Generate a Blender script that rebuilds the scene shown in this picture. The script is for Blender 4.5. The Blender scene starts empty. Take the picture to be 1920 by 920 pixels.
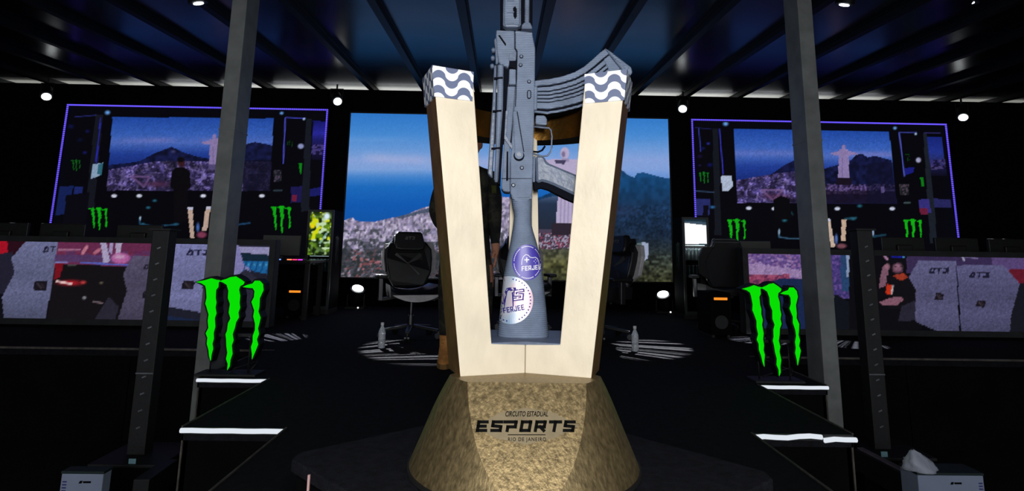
import bpy, bmesh, math, random
import numpy as np
from mathutils import Vector, Matrix

random.seed(4)
rng = np.random.default_rng(7)
R_ = math.radians
scene = bpy.context.scene
col = scene.collection

# ------------------------------------------------------------------ camera, sky, exposure
FPX, PPX, PPY, EYE = 1100.0, 960.0, 280.0, 0.86      # focal length and optical centre in photo pixels, lens height above the deck
PITCH, YAW, ROLL = 9.8, -0.9, 0.9
cam_d = bpy.data.cameras.new('camera')
cam = bpy.data.objects.new('camera', cam_d)
col.objects.link(cam)
cam_d.sensor_width = 36.0
cam_d.sensor_fit = 'HORIZONTAL'
cam_d.lens = 36.0 * FPX / 1920.0
cam_d.shift_y = (PPY - 460.0) / 1920.0
cam_d.clip_start = 0.02
CR = Matrix.Rotation(R_(YAW), 3, 'Z') @ Matrix.Rotation(R_(90 + PITCH), 3, 'X') @ Matrix.Rotation(R_(ROLL), 3, 'Z')
cam.matrix_world = Matrix.Translation((0, 0, EYE)) @ CR.to_4x4()
scene.camera = cam

world = bpy.data.worlds.new('overcast_daylight')
scene.world = world
world.use_nodes = True
wb = world.node_tree.nodes['Background']
wb.inputs[0].default_value = (0.93, 0.97, 1.0, 1)
wb.inputs[1].default_value = 1.25

# the photographer's flash, just above the lens
fl_d = bpy.data.lights.new('camera_flash', 'AREA')
fl_d.shape = 'DISK'
fl_d.size = 0.22
fl_d.energy = 23.0
fl_d.color = (1.0, 0.975, 0.95)
fl_o = bpy.data.objects.new('camera_flash', fl_d)
fl_o.location = (0.03, -0.06, EYE + 0.22)
fl_o.rotation_euler = (R_(90 + 2), 0, 0)
col.objects.link(fl_o)

scene.view_settings.view_transform = 'Standard'
scene.view_settings.look = 'None'
scene.view_settings.exposure = 0.0
scene.view_settings.gamma = 1.0
scene.view_settings.use_curve_mapping = False

# ------------------------------------------------------------------ measuring helpers (photo pixel -> point in the place)
CRn = np.array(CR)
CAM = np.array([0, 0, EYE])

def ray(px, py):
    return CRn @ np.array([(px - PPX) / FPX, -(py - PPY) / FPX, -1.0])

def at_depth(px, py, Y):
    v = ray(px, py)
    return CAM + v * (Y / v[1])

def at_height(px, py, Z):
    v = ray(px, py)
    return CAM + v * ((Z - EYE) / v[2])

def at_plane(px, py, p0, n):
    v = ray(px, py)
    return CAM + v * (np.dot(np.array(p0) - CAM, n) / np.dot(v, n))

def to_px(pts):
    c = (np.asarray(pts, float) - CAM) @ CRn
    return PPX + FPX * c[:, 0] / -c[:, 2], PPY - FPX * c[:, 1] / -c[:, 2]

# ------------------------------------------------------------------ materials
def srgb(r, g, b):
    f = lambda c: (c / 12.92) if c <= 0.04045 else ((c + 0.055) / 1.055) ** 2.4
    return (f(r / 255), f(g / 255), f(b / 255), 1.0)

def pmat(name, color, rough=0.6, metal=0.0, var=0.15, scale=12.0, bump=0.0, bscale=60.0, spec=0.5, stretch=None, trans=0.0, rvar=0.0):
    """procedural principled material: colour broken by noise, optional relief"""
    m = bpy.data.materials.new(name)
    m.use_nodes = True
    nt = m.node_tree
    b = nt.nodes['Principled BSDF']
    tc = nt.nodes.new('ShaderNodeTexCoord')
    mp = nt.nodes.new('ShaderNodeMapping')
    if stretch:
        mp.inputs['Scale'].default_value = stretch
    nt.links.new(tc.outputs['Object'], mp.inputs[0])
    nz = nt.nodes.new('ShaderNodeTexNoise')
    nz.inputs['Scale'].default_value = scale
    nz.inputs['Detail'].default_value = 4
    nt.links.new(mp.outputs[0], nz.inputs['Vector'])
    rp = nt.nodes.new('ShaderNodeValToRGB')
    c = color
    rp.color_ramp.elements[0].position = 0.3
    rp.color_ramp.elements[1].position = 0.7
    rp.color_ramp.elements[0].color = tuple(max(0, x * (1 - var)) for x in c[:3]) + (1,)
    rp.color_ramp.elements[1].color = tuple(min(1, x * (1 + var)) for x in c[:3]) + (1,)
    nt.links.new(nz.outputs[0], rp.inputs[0])
    nt.links.new(rp.outputs[0], b.inputs['Base Color'])
    b.inputs['Roughness'].default_value = rough
    b.inputs['Metallic'].default_value = metal
    b.inputs['Specular IOR Level'].default_value = spec
    b.inputs['Transmission Weight'].default_value = trans
    if rvar:
        mr = nt.nodes.new('ShaderNodeMapRange')
        mr.inputs[3].default_value = max(0.02, rough - rvar)
        mr.inputs[4].default_value = min(1, rough + rvar)
        nt.links.new(nz.outputs[0], mr.inputs[0])
        nt.links.new(mr.outputs[0], b.inputs['Roughness'])
    if bump:
        n2 = nt.nodes.new('ShaderNodeTexNoise')
        n2.inputs['Scale'].default_value = bscale
        n2.inputs['Detail'].default_value = 5
        nt.links.new(mp.outputs[0], n2.inputs['Vector'])
        bp = nt.nodes.new('ShaderNodeBump')
        bp.inputs['Strength'].default_value = bump
        bp.inputs['Distance'].default_value = 0.01
        nt.links.new(n2.outputs[0], bp.inputs['Height'])
        nt.links.new(bp.outputs[0], b.inputs['Normal'])
    return m

def emat(name, color, strength=1.0):
    m = bpy.data.materials.new(name)
    m.use_nodes = True
    nt = m.node_tree
    nt.nodes.clear()
    e = nt.nodes.new('ShaderNodeEmission')
    e.inputs[0].default_value = color
    e.inputs[1].default_value = strength
    o = nt.nodes.new('ShaderNodeOutputMaterial')
    nt.links.new(e.outputs[0], o.inputs[0])
    return m

def screen_mat(name, strength=1.0):
    """self-lit display: the picture is a colour attribute on a fine grid"""
    m = bpy.data.materials.new(name)
    m.use_nodes = True
    nt = m.node_tree
    b = nt.nodes['Principled BSDF']
    at = nt.nodes.new('ShaderNodeAttribute')
    at.attribute_name = 'picture'
    b.inputs['Base Color'].default_value = (0.004, 0.004, 0.005, 1)
    b.inputs['Roughness'].default_value = 0.7
    b.inputs['Specular IOR Level'].default_value = 0.1
    nt.links.new(at.outputs['Color'], b.inputs['Emission Color'])
    b.inputs['Emission Strength'].default_value = strength
    return m

def glass_mat(name):
    m = bpy.data.materials.new(name)
    m.use_nodes = True
    nt = m.node_tree
    nt.nodes.clear()
    t = nt.nodes.new('ShaderNodeBsdfTransparent')
    t.inputs[0].default_value = (0.86, 0.9, 0.9, 1)
    g = nt.nodes.new('ShaderNodeBsdfGlossy')
    g.inputs['Roughness'].default_value = 0.05
    fr = nt.nodes.new('ShaderNodeFresnel')
    fr.inputs[0].default_value = 1.4
    mx = nt.nodes.new('ShaderNodeMixShader')
    o = nt.nodes.new('ShaderNodeOutputMaterial')
    nt.links.new(fr.outputs[0], mx.inputs[0])
    nt.links.new(t.outputs[0], mx.inputs[1])
    nt.links.new(g.outputs[0], mx.inputs[2])
    nt.links.new(mx.outputs[0], o.inputs[0])
    return m

def add_layer_lines(m, freq=420.0, strength=0.25):
    """fine horizontal 3D-print layers as relief"""
    nt = m.node_tree
    b = nt.nodes['Principled BSDF']
    tc = nt.nodes.new('ShaderNodeTexCoord')
    wv = nt.nodes.new('ShaderNodeTexWave')
    wv.bands_direction = 'Z'
    wv.inputs['Scale'].default_value = freq
    wv.inputs['Distortion'].default_value = 1.5
    wv.inputs['Detail'].default_value = 2
    nt.links.new(tc.outputs['Object'], wv.inputs['Vector'])
    bp = nt.nodes.new('ShaderNodeBump')
    bp.inputs['Strength'].default_value = strength
    bp.inputs['Distance'].default_value = 0.003
    nt.links.new(wv.outputs['Fac'], bp.inputs['Height'])
    nt.links.new(bp.outputs[0], b.inputs['Normal'])

def wave_mat():
    """white cap printed with grey rolling waves"""
    m = bpy.data.materials.new('wave_print')
    m.use_nodes = True
    nt = m.node_tree
    N, L = nt.nodes, nt.links
    b = N['Principled BSDF']
    uv = N.new('ShaderNodeUVMap')
    sp = N.new('ShaderNodeSeparateXYZ')
    L.new(uv.outputs[0], sp.inputs[0])
    def mth(op, a, bb=None, clamp=False):
        n = N.new('ShaderNodeMath')
        n.operation = op
        for i, v in enumerate((a, bb)):
            if v is None:
                continue
            if isinstance(v, (int, float)):
                n.inputs[i].default_value = v
            else:
                L.new(v, n.inputs[i])
        return n.outputs[0]
    s = mth('SINE', mth('MULTIPLY', sp.outputs[0], 6.2832))
    # flatten the sine into rounder lobes
    s = mth('MULTIPLY', mth('SIGN', s), mth('POWER', mth('ABSOLUTE', s), 0.55))
    t = mth('ADD', sp.outputs[1], mth('MULTIPLY', s, 0.33))
    fr = mth('FRACT', t)
    k = mth('LESS_THAN', fr, 0.5)
    mx = N.new('ShaderNodeMix')
    mx.data_type = 'RGBA'
    L.new(k, mx.inputs[0])
    mx.inputs[6].default_value = srgb(236, 240, 246)
    mx.inputs[7].default_value = srgb(96, 108, 140)
    L.new(mx.outputs[2], b.inputs['Base Color'])
    b.inputs['Roughness'].default_value = 0.45
    return m

M = {}
M['carpet'] = pmat('black_carpet', (0.0105, 0.0108, 0.0145, 1), 0.95, var=0.35, scale=25, bump=0.6, bscale=220, spec=0.15)
M['carpet2'] = pmat('charcoal_carpet', (0.012, 0.0128, 0.018, 1), 0.95, var=0.35, scale=40, bump=0.6, bscale=260, spec=0.12)
M['ground'] = pmat('dark_ground', (0.008, 0.008, 0.009, 1), 0.9, var=0.4, scale=5, bump=0.3, bscale=40, spec=0.2)
M['black'] = pmat('black_cloth', (0.004, 0.004, 0.005, 1), 0.95, var=0.3, scale=8, spec=0.08)
M['skirt'] = pmat('black_panel', (0.0035, 0.0035, 0.004, 1), 0.85, var=0.3, scale=6, spec=0.06)
M['trimline'] = pmat('worn_edge_trim', srgb(92, 86, 80), 0.6, 0.3, var=0.4, scale=20)
M['blackmetal'] = pmat('black_metal', (0.009, 0.009, 0.011, 1), 0.55, 0.1, var=0.3, scale=30, bump=0.1)
M['greypost'] = pmat('grey_painted_steel', (0.2, 0.212, 0.212, 1), 0.55, 0.0, var=0.22, scale=7, bump=0.12, bscale=30, rvar=0.1)
M['rim'] = pmat('charcoal_screen_rim', (0.03, 0.031, 0.033, 1), 0.6, 0.0, var=0.25, scale=9, spec=0.3)
M['ceilpanel'] = pmat('dark_glossy_roof_panel', (0.012, 0.013, 0.017, 1), 0.24, 0.0, var=0.3, scale=2, spec=0.15, rvar=0.06)
M['daylitpanel'] = pmat('roof_panel_daylight_tint', (0.8, 0.78, 0.68, 1), 0.4, 0.0, var=0.15, scale=1.5)  # same roof coloured pale, painting in the daylight behind the wall
M['beam'] = pmat('black_roof_beam', (0.005, 0.005, 0.006, 1), 0.6, 0.0, var=0.3, scale=9, spec=0.3)
M['whiteled'] = emat('white_light_bar', (0.86, 0.92, 1, 1), 0.85)
M['purpleled'] = emat('violet_blue_led', srgb(104, 84, 255), 1.15)
M['green'] = emat('green_sign_face', srgb(8, 222, 4), 1.0)
M['signback'] = pmat('sign_black_backing', (0.004, 0.004, 0.004, 1), 0.6, var=0.2, spec=0.2)
M['lens'] = emat('lit_lens', (0.93, 0.98, 1, 1), 6.0)
M['lensdim'] = emat('lit_lens_soft', (1, 0.98, 0.94, 1), 1.6)
M['orange'] = emat('orange_light', srgb(255, 140, 40), 1.2)
M['skyglow'] = emat('sky_reflection_glow', (0.95, 0.98, 1, 1), 1.1)
M['screen'] = screen_mat('led_picture')
M['glass'] = glass_mat('clear_pane')
M['arm'] = pmat('pale_gold_leaf', srgb(224, 213, 190), 0.5, 0.0, var=0.08, scale=16, bump=0.16, bscale=45, stretch=(1, 1, 0.6), rvar=0.12)
M['armshade'] = pmat('pale_gold_shaded_side', srgb(112, 82, 44), 0.5, 0.3, var=0.25, scale=20, bump=0.2, bscale=50)  # arm gold darkened: the shade on the arm sides is in the colour
M['base'] = pmat('aged_gold_foil', srgb(146, 128, 92), 0.44, 0.75, var=0.34, scale=105, bump=0.14, bscale=170, stretch=(1, 1, .5), rvar=0.14)
M['ring'] = pmat('gold_ring', srgb(112, 80, 34), 0.36, 0.9, var=0.2, scale=14, bump=0.15)
M['ringdark'] = pmat('black_ring_underside', (0.006, 0.006, 0.006, 1), 0.7, var=0.2)
M['wave'] = wave_mat()
M['gun'] = pmat('grey_blue_print', (0.172, 0.222, 0.325, 1), 0.45, 0.0, var=0.16, scale=22, spec=0.5)
add_layer_lines(M['gun'], 62, 0.55)
M['gunmid'] = pmat('grey_blue_print_smooth', (0.13, 0.168, 0.25, 1), 0.42, 0.0, var=0.2, scale=16, bump=0.25, bscale=60)
M['gundark'] = pmat('black_print_and_shade', (0.005, 0.006, 0.011, 1), 0.8, var=0.2, spec=0.05)  # black print; also paints shade into gaps, grooves and undersides
M['purple'] = pmat('violet_sticker', srgb(72, 62, 170), 0.4, var=0.08, scale=30)
M['white'] = pmat('white_print', srgb(235, 235, 242), 0.5, var=0.03)
M['ink'] = pmat('black_ink', (0.005, 0.005, 0.005, 1), 0.8, var=0.1, spec=0.05)
M['violetink'] = pmat('violet_ink', srgb(40, 26, 128), 0.6, var=0.1)
M['plate'] = pmat('clear_label', srgb(140, 127, 100), 0.5, 0.55, var=0.12, scale=30)
M['leather'] = pmat('black_leather', (0.010, 0.010, 0.013, 1), 0.38, var=0.25, scale=18, bump=0.15, bscale=120, spec=0.5)
M['whiteleather'] = pmat('grey_white_leather', (0.62, 0.6, 0.64, 1), 0.5, var=0.12, scale=18)
M['greylogo'] = pmat('grey_stitching', (0.16, 0.16, 0.17, 1), 0.6, var=0.1)
M['chrome'] = pmat('dark_chrome', (0.12, 0.12, 0.13, 1), 0.3, 0.9, var=0.1)
M['plastic'] = pmat('black_plastic', (0.012, 0.012, 0.013, 1), 0.45, var=0.2, scale=20)
M['bottle'] = pmat('clear_bottle', (0.85, 0.9, 0.96, 1), 0.12, var=0.03, trans=0.55)
M['bottlelabel'] = pmat('bottle_label', srgb(215, 220, 230), 0.5, var=0.08)
M['can'] = pmat('silver_can', (0.6, 0.62, 0.64, 1), 0.3, 0.7, var=0.15, scale=40)
M['candark'] = pmat('dark_can', (0.05, 0.07, 0.075, 1), 0.35, 0.5, var=0.3, scale=40)
M['skin'] = pmat('skin', srgb(206, 140, 110), 0.55, var=0.1, scale=20)
M['boot'] = pmat('tan_suede', srgb(214, 146, 78), 0.8, var=0.2, scale=25, bump=0.3)
M['sole'] = pmat('boot_sole', srgb(150, 110, 60), 0.8, var=0.2)
M['hair'] = pmat('dark_hair', (0.012, 0.009, 0.008, 1), 0.7, var=0.3, scale=60, bump=0.4, bscale=180)
M['boxwhite'] = pmat('pale_blue_box', srgb(150, 162, 190), 0.6, var=0.06, scale=6)
M['bag'] = pmat('white_plastic_bag', srgb(190, 196, 215), 0.45, var=0.15, scale=14, bump=0.5, bscale=14)
M['bluelabel'] = pmat('pale_blue_tag', srgb(130, 175, 190), 0.6, var=0.1)
M['palepink'] = pmat('pale_pink_line', srgb(196, 158, 156), 0.5, var=0.1)
M['ply'] = pmat('greyed_plank', srgb(112, 104, 118), 0.7, var=0.25, scale=30)

def camo():
    m = bpy.data.materials.new('dark_camouflage')
    m.use_nodes = True
    nt = m.node_tree
    b = nt.nodes['Principled BSDF']
    tc = nt.nodes.new('ShaderNodeTexCoord')
    nz = nt.nodes.new('ShaderNodeTexNoise')
    nz.inputs['Scale'].default_value = 9
    nz.inputs['Detail'].default_value = 2
    nt.links.new(tc.outputs['Object'], nz.inputs['Vector'])
    rp = nt.nodes.new('ShaderNodeValToRGB')
    rp.color_ramp.interpolation = 'CONSTANT'
    e = rp.color_ramp.elements
    e[0].position, e[0].color = 0.0, (0.009, 0.009, 0.009, 1)
    e[1].position, e[1].color = 0.46, (0.026, 0.026, 0.019, 1)
    for p, c in ((0.54, (0.047, 0.043, 0.032, 1)), (0.62, (0.016, 0.018, 0.013, 1))):
        k = e.new(p)
        k.color = c
    nt.links.new(nz.outputs[0], rp.inputs[0])
    nt.links.new(rp.outputs[0], b.inputs['Base Color'])
    b.inputs['Roughness'].default_value = 0.9
    return m
M['camo'] = camo()

def foil():
    m = bpy.data.materials.new('holographic_silver')
    m.use_nodes = True
    nt = m.node_tree
    b = nt.nodes['Principled BSDF']
    tc = nt.nodes.new('ShaderNodeTexCoord')
    nz = nt.nodes.new('ShaderNodeTexNoise')
    nz.inputs['Scale'].default_value = 14
    nt.links.new(tc.outputs['Object'], nz.inputs['Vector'])
    rp = nt.nodes.new('ShaderNodeValToRGB')
    e = rp.color_ramp.elements
    e[0].position, e[0].color = 0.3, srgb(222, 184, 196)
    e[1].position, e[1].color = 0.7, srgb(150, 186, 220)
    k = e.new(0.5)
    k.color = srgb(206, 210, 224)
    nt.links.new(nz.outputs[0], rp.inputs[0])
    nt.links.new(rp.outputs[0], b.inputs['Base Color'])
    b.inputs['Roughness'].default_value = 0.35
    b.inputs['Metallic'].default_value = 0.25
    return m
M['foil'] = foil()

# ------------------------------------------------------------------ mesh helpers
def tag(o, label=None, cat=None, group=None, kind=None):
    if label: o['label'] = label
    if cat: o['category'] = cat
    if group: o['group'] = group
    if kind: o['kind'] = kind
    return o

def empty(name, loc, rz=0.0):
    o = bpy.data.objects.new(name, None)
    o.empty_display_size = 0.1
    o.location = loc
    o.rotation_euler = (0, 0, rz)
    col.objects.link(o)
    return o

def total_loc(o):
    t = Vector((0, 0, 0))
    while o is not None:
        t += o.location
        o = o.parent
    return t

class MB:
    def __init__(s):
        s.v, s.f, s.m = [], [], []
        s.cur = 0
    def add(s, vs, fs):
        o = len(s.v)
        s.v += [tuple(map(float, p)) for p in vs]
        for f in fs:
            s.f.append(tuple(i + o for i in f))
            s.m.append(s.cur)
        return s
    def box(s, x0, x1, y0, y1, z0, z1):
        return s.add([(x0, y0, z0), (x1, y0, z0), (x1, y1, z0), (x0, y1, z0), (x0, y0, z1), (x1, y0, z1), (x1, y1, z1), (x0, y1, z1)],
                     [(0, 3, 2, 1), (4, 5, 6, 7), (0, 1, 5, 4), (1, 2, 6, 5), (2, 3, 7, 6), (3, 0, 4, 7)])
    def bar(s, a, b, w, h=None, up=(0, 0, 1)):
        """box beam from a to b, w across, h along up"""
        h = h or w
        a, b = Vector(a), Vector(b)
        d = (b - a).normalized()
        u = Vector(up)
        if abs(d.dot(u)) > 0.98:
            u = Vector((0, 1, 0))
        x = d.cross(u).normalized() * (w / 2)
        u = x.cross(d).normalized() * (h / 2)
        vs = [a - x - u, a + x - u, a + x + u, a - x + u, b - x - u, b + x - u, b + x + u, b - x + u]
        return s.add(vs, [(0, 3, 2, 1), (4, 5, 6, 7), (0, 1, 5, 4), (1, 2, 6, 5), (2, 3, 7, 6), (3, 0, 4, 7)])
    def tube(s, pts, r, n=8, caps=True):
        pts = [Vector(p) for p in pts]
        rs = r if isinstance(r, (list, tuple)) else [r] * len(pts)
        vs, fs = [], []
        for i, p in enumerate(pts):
            d = (pts[min(i + 1, len(pts) - 1)] - pts[max(i - 1, 0)]).normalized()
            u = Vector((0, 0, 1)) if abs(d.z) < 0.95 else Vector((0, 1, 0))
            x = d.cross(u).normalized()
            u = x.cross(d)
            for k in range(n):
                a = 2 * math.pi * k / n
                vs.append(p + (x * math.cos(a) + u * math.sin(a)) * rs[i])
        for i in range(len(pts) - 1):
            for k in range(n):
                k2 = (k + 1) % n
                fs.append((i * n + k, i * n + k2, (i + 1) * n + k2, (i + 1) * n + k))
        if caps:
            fs.append(tuple(range(n))[::-1])
            fs.append(tuple((len(pts) - 1) * n + k for k in range(n)))
        return s.add(vs, fs)
    def lathe(s, prof, n=16, c=(0, 0, 0)):
        vs, fs = [], []
        for (r, z) in prof:
            for k in range(n):
                a = 2 * math.pi * k / n
                vs.append((c[0] + r * math.cos(a), c[1] + r * math.sin(a), c[2] + z))
        for i in range(len(prof) - 1):
            for k in range(n):
                k2 = (k + 1) % n
                fs.append((i * n + k, i * n + k2, (i + 1) * n + k2, (i + 1) * n + k))
        fs.append(tuple(range(n))[::-1])
        fs.append(tuple((len(prof) - 1) * n + k for k in range(n)))
        return s.add(vs, fs)
    def prism(s, front, back):
        """front and back outlines of equal length, ngon caps"""
        n = len(front)
        fs = [tuple(range(n)), tuple(range(n, 2 * n))[::-1]]
        for i in range(n):
            j = (i + 1) % n
            fs.append((i, i + n, j + n, j))
        return s.add(list(front) + list(back), fs)
    def sphere(s, c, r, nu=12, nv=8):
        prof = []
        r = r if isinstance(r, (list, tuple)) else (r, r, r)
        vs, fs = [], []
        for i in range(nv + 1):
            t = math.pi * i / nv
            for k in range(nu):
                a = 2 * math.pi * k / nu
                vs.append((c[0] + r[0] * math.sin(t) * math.cos(a), c[1] + r[1] * math.sin(t) * math.sin(a), c[2] - r[2] * math.cos(t)))
        for i in range(nv):
            for k in range(nu):
                k2 = (k + 1) % nu
                fs.append((i * nu + k, i * nu + k2, (i + 1) * nu + k2, (i + 1) * nu + k))
        return s.add(vs, fs)
    def build(s, name, mats, parent=None, bevel=0.0, seg=2, smooth=False, loc=None, autosmooth=None, wc=True):
        """one mesh object; wc: the vertices are world coordinates even under a placed parent"""
        me = bpy.data.meshes.new(name)
        me.from_pydata(s.v, [], s.f)
        mats = mats if isinstance(mats, (list, tuple)) else [mats]
        for k in mats:
            me.materials.append(k)
        if len(mats) > 1:
            me.polygons.foreach_set('material_index', s.m)
        bm = bmesh.new()
        bm.from_mesh(me)
        bmesh.ops.recalc_face_normals(bm, faces=bm.faces)
        bm.to_mesh(me)
        bm.free()
        if smooth:
            me.polygons.foreach_set('use_smooth', [True] * len(me.polygons))
            if autosmooth:
                try:
                    me.set_sharp_from_angle(angle=R_(autosmooth))
                except Exception:
                    pass
        me.update()
        o = bpy.data.objects.new(name, me)
        col.objects.link(o)
        if parent is not None:
            o.parent = parent
            if wc:
                o.location = -total_loc(parent)
        if loc is not None:
            o.location = loc
        if bevel:
            b = o.modifiers.new('bevel', 'BEVEL')
            b.width = bevel
            b.segments = seg
            b.limit_method = 'ANGLE'
            b.angle_limit = R_(40)
        return o

def copy_tree(o, parent=None):
    c = o.copy()
    col.objects.link(c)
    c.parent = parent
    for ch in list(o.children):
        copy_tree(ch, c)
    return c

def pip(px, py, poly):
    """vectorised point in polygon"""
    inside = np.zeros(px.shape, bool)
    n = len(poly)
    for i in range(n):
        x0, y0 = poly[i]
        x1, y1 = poly[(i + 1) % n]
        if y0 == y1:
            continue
        c = ((y0 > py) != (y1 > py)) & (px < (x1 - x0) * (py - y0) / (y1 - y0) + x0)
        inside ^= c
    return inside

def strokes_for(ch):
    return {
        'E': [[(1, 1), (0, 1), (0, 0), (1, 0)], [(0, .5), (.85, .5)]],
        'S': [[(1, 1), (0, 1), (0, .55), (1, .45), (1, 0), (0, 0)]],
        'P': [[(-.35, 1), (1, 1), (1, .42), (.1, .42), (.1, 0)]],
        'O': [[(0, 0), (0, 1), (1, 1), (1, 0), (0, 0)]],
        'R': [[(0, 0), (0, 1), (1, 1), (1, .42), (.15, .42)], [(.5, .42), (1, 0)]],
        'T': [[(-.1, 1), (1.1, 1)], [(.5, 1), (.5, 0)]],
        'F': [[(1, 1), (0, 1), (0, 0)], [(0, .5), (.85, .5)]],
        'J': [[(1, 1), (1, 0), (0, 0), (0, .25)]],
        'D': [[(0, 0), (.45, 1), (1, .8), (1, 0), (0, 0)]],
        '3': [[(0, 1), (1, 1), (.6, .55), (1, .5), (1, 0), (0, 0)]],
        'C': [[(1, 1), (0, 1), (0, 0), (1, 0)]],
        'N': [[(0, 0), (0, 1), (1, 0), (1, 1)]],
    }[ch]

def letter_quads(word, x0, y0, w, h, gap, th, slant=0.0):
    """thick stroke lettering in a y-down plane: list of quads; x0,y0 is the top left corner"""
    out = []
    x = x0
    for ch in word:
        for pl in strokes_for(ch):
            P = [(x + th / 2 + px * (w - th), y0 + h - th / 2 - py * (h - th)) for px, py in pl]
            P = [(a + slant * (y0 + h - b), b) for a, b in P]
            for (a, b) in zip(P[:-1], P[1:]):
                d = np.array(b) - np.array(a)
                L = np.hypot(*d)
                d = d / L
                n = np.array([-d[1], d[0]]) * th / 2
                a2, b2 = np.array(a) - d * th / 2, np.array(b) + d * th / 2
                out.append([a2 + n, b2 + n, b2 - n, a2 - n])
        x += w + gap
    return out

def font_tris(body, size, shear=0.0, bold=0.0, spacing=1.0, sx=1.0):
    """flat triangulated text outlines from the built-in font, centred on the origin, y up"""
    cu = bpy.data.curves.new('text', 'FONT')
    cu.body = body
    cu.size = size
    cu.shear = shear
    cu.offset = bold
    cu.space_character = spacing
    cu.align_x, cu.align_y = 'CENTER', 'CENTER'
    cu.resolution_u = 3
    ob = bpy.data.objects.new('text', cu)
    col.objects.link(ob)
    dg = bpy.context.evaluated_depsgraph_get()
    me = ob.evaluated_get(dg).to_mesh()
    vs = [(v.co.x * sx, v.co.y) for v in me.vertices]
    fs = [tuple(p.vertices) for p in me.polygons]
    bpy.data.objects.remove(ob)
    bpy.data.curves.remove(cu)
    return vs, fs

# ------------------------------------------------------------------ the picture painter for the self-lit screens
class Paint:
    def __init__(s, px, py, bg):
        s.px, s.py = px, py
        s.c = np.tile(np.array(bg, float), (px.size, 1))
    def _mix(s, mask, color, a=1.0):
        color = np.asarray(color, float)
        if np.ndim(a) == 0:
            a = np.full(s.px.shape, a)
        w = (mask * a)[:, None]
        s.c = s.c * (1 - w) + color * w
    def poly(s, pts, color, a=1.0):
        s._mix(pip(s.px, s.py, pts), color, a)
        return s
    def grad(s, pts, stops):
        """vertical gradient inside a polygon; stops = [(y, colour), ...]"""
        m = pip(s.px, s.py, pts)
        ys = [t[0] for t in stops]
        cc = np.stack([np.interp(s.py, ys, [t[1][k] for t in stops]) for k in range(3)], 1)
        s.c[m] = cc[m]
        return s
    def ell(s, cx, cy, rx, ry, color, soft=0.0, a=1.0):
        d = np.sqrt(((s.px - cx) / rx) ** 2 + ((s.py - cy) / ry) ** 2)
        w = np.clip((1 - d) / max(soft, 1e-3), 0, 1)
        s._mix(w, color, a)
        return s
    def line(s, pts, width, color, a=1.0):
        w = np.zeros(s.px.shape)
        for (x0, y0), (x1, y1) in zip(pts[:-1], pts[1:]):
            dx, dy = x1 - x0, y1 - y0
            t = np.clip(((s.px - x0) * dx + (s.py - y0) * dy) / (dx * dx + dy * dy + 1e-9), 0, 1)
            d = np.hypot(s.px - x0 - t * dx, s.py - y0 - t * dy)
            w = np.maximum(w, np.clip(width / 2 + 0.6 - d, 0, 1))
        s._mix(w, color, a)
        return s
    def cells(s, mask, sx, sy, palette, amount=1.0, seed=1, skew=0.0):
        """little blocks (houses, people): random palette colour for each cell"""
        jx = np.floor((s.px + skew * s.py + 3 * np.sin(s.py * 0.11)) / sx).astype(np.int64)
        jy = np.floor((s.py + 2 * np.sin(s.px * 0.13)) / sy).astype(np.int64)
        h = (jx * 73856093 ^ jy * 19349663 ^ seed * 83492791) & 0xffff
        h = ((h * 40503 + 12345) & 0xffff) / 65536.0
        pal = np.array(palette, float)
        s._mix(mask * 1.0, pal[(h * len(pal)).astype(int) % len(pal)], amount)
        return s
    def mottle(s, mask, scale, amp, seed=0):
        n = s.noise(scale, seed)
        s.c = s.c * (1 + (mask * amp * (n * 2 - 1))[:, None])
        return s
    def noise(s, scale, seed=0):
        x, y = s.px / scale, s.py / scale
        x0, y0 = np.floor(x).astype(np.int64), np.floor(y).astype(np.int64)
        fx, fy = x - x0, y - y0
        fx, fy = fx * fx * (3 - 2 * fx), fy * fy * (3 - 2 * fy)
        def h(a, b):
            v = (a * 374761393 + b * 668265263 + seed * 1442695041) & 0x7fffffff
            v = ((v ^ (v >> 13)) * 1274126177) & 0x7fffffff
            return ((v ^ (v >> 16)) & 0xffff) / 65535.0
        return (h(x0, y0) * (1 - fx) + h(x0 + 1, y0) * fx) * (1 - fy) + (h(x0, y0 + 1) * (1 - fx) + h(x0 + 1, y0 + 1) * fx) * fy
    def claws(s, cx, cy, w, h, color):
        for P in CLAW:
            s.poly([(cx + (x - 0.5) * w, cy + (y - 0.5) * h) for x, y in P], color)
        return s
    def word(s, word, x0, y0, w, h, gap, th, color, slant=0.15):
        for q in letter_quads(word, x0, y0, w, h, gap, th, slant):
            s.poly([tuple(p) for p in q], color)
        return s

# three ragged claw strokes (measured on the photographed sign, 0..1 box, y down)
_c1 = [(15,130),(75,113),(115,97),(150,110),(170,112),(160,135),(158,170),(142,195),(138,260),(142,300),(135,340),(140,390),(128,430),(130,500),(118,550),(118,600),(108,640),(112,680),(100,730),(95,775),(88,740),(85,690),(75,640),(80,590),(70,555),(88,510),(85,450),(92,400),(78,330),(72,310),(82,260),(80,190),(75,160),(50,140)]
_c2 = [(165,120),(215,100),(240,85),(275,78),(310,105),(330,125),(322,145),(300,160),(292,190),(298,240),(292,300),(295,340),(282,380),(285,420),(265,460),(255,510),(240,560),(245,610),(232,650),(235,720),(220,770),(215,820),(200,850),(205,800),(195,760),(205,710),(200,660),(200,600),(197,560),(208,530),(215,470),(232,430),(222,380),(232,310),(220,260),(225,200),(215,150),(190,130)]
_c3 = [(318,165),(345,150),(385,135),(400,112),(430,112),(450,140),(452,190),(440,220),(425,260),(420,330),(412,370),(425,420),(415,470),(405,510),(410,555),(395,600),(402,640),(385,690),(370,730),(360,760),(362,720),(358,660),(370,620),(372,570),(388,520),(390,470),(380,410),(388,360),(372,290),(390,250),(395,200),(385,175),(350,172)]
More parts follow.
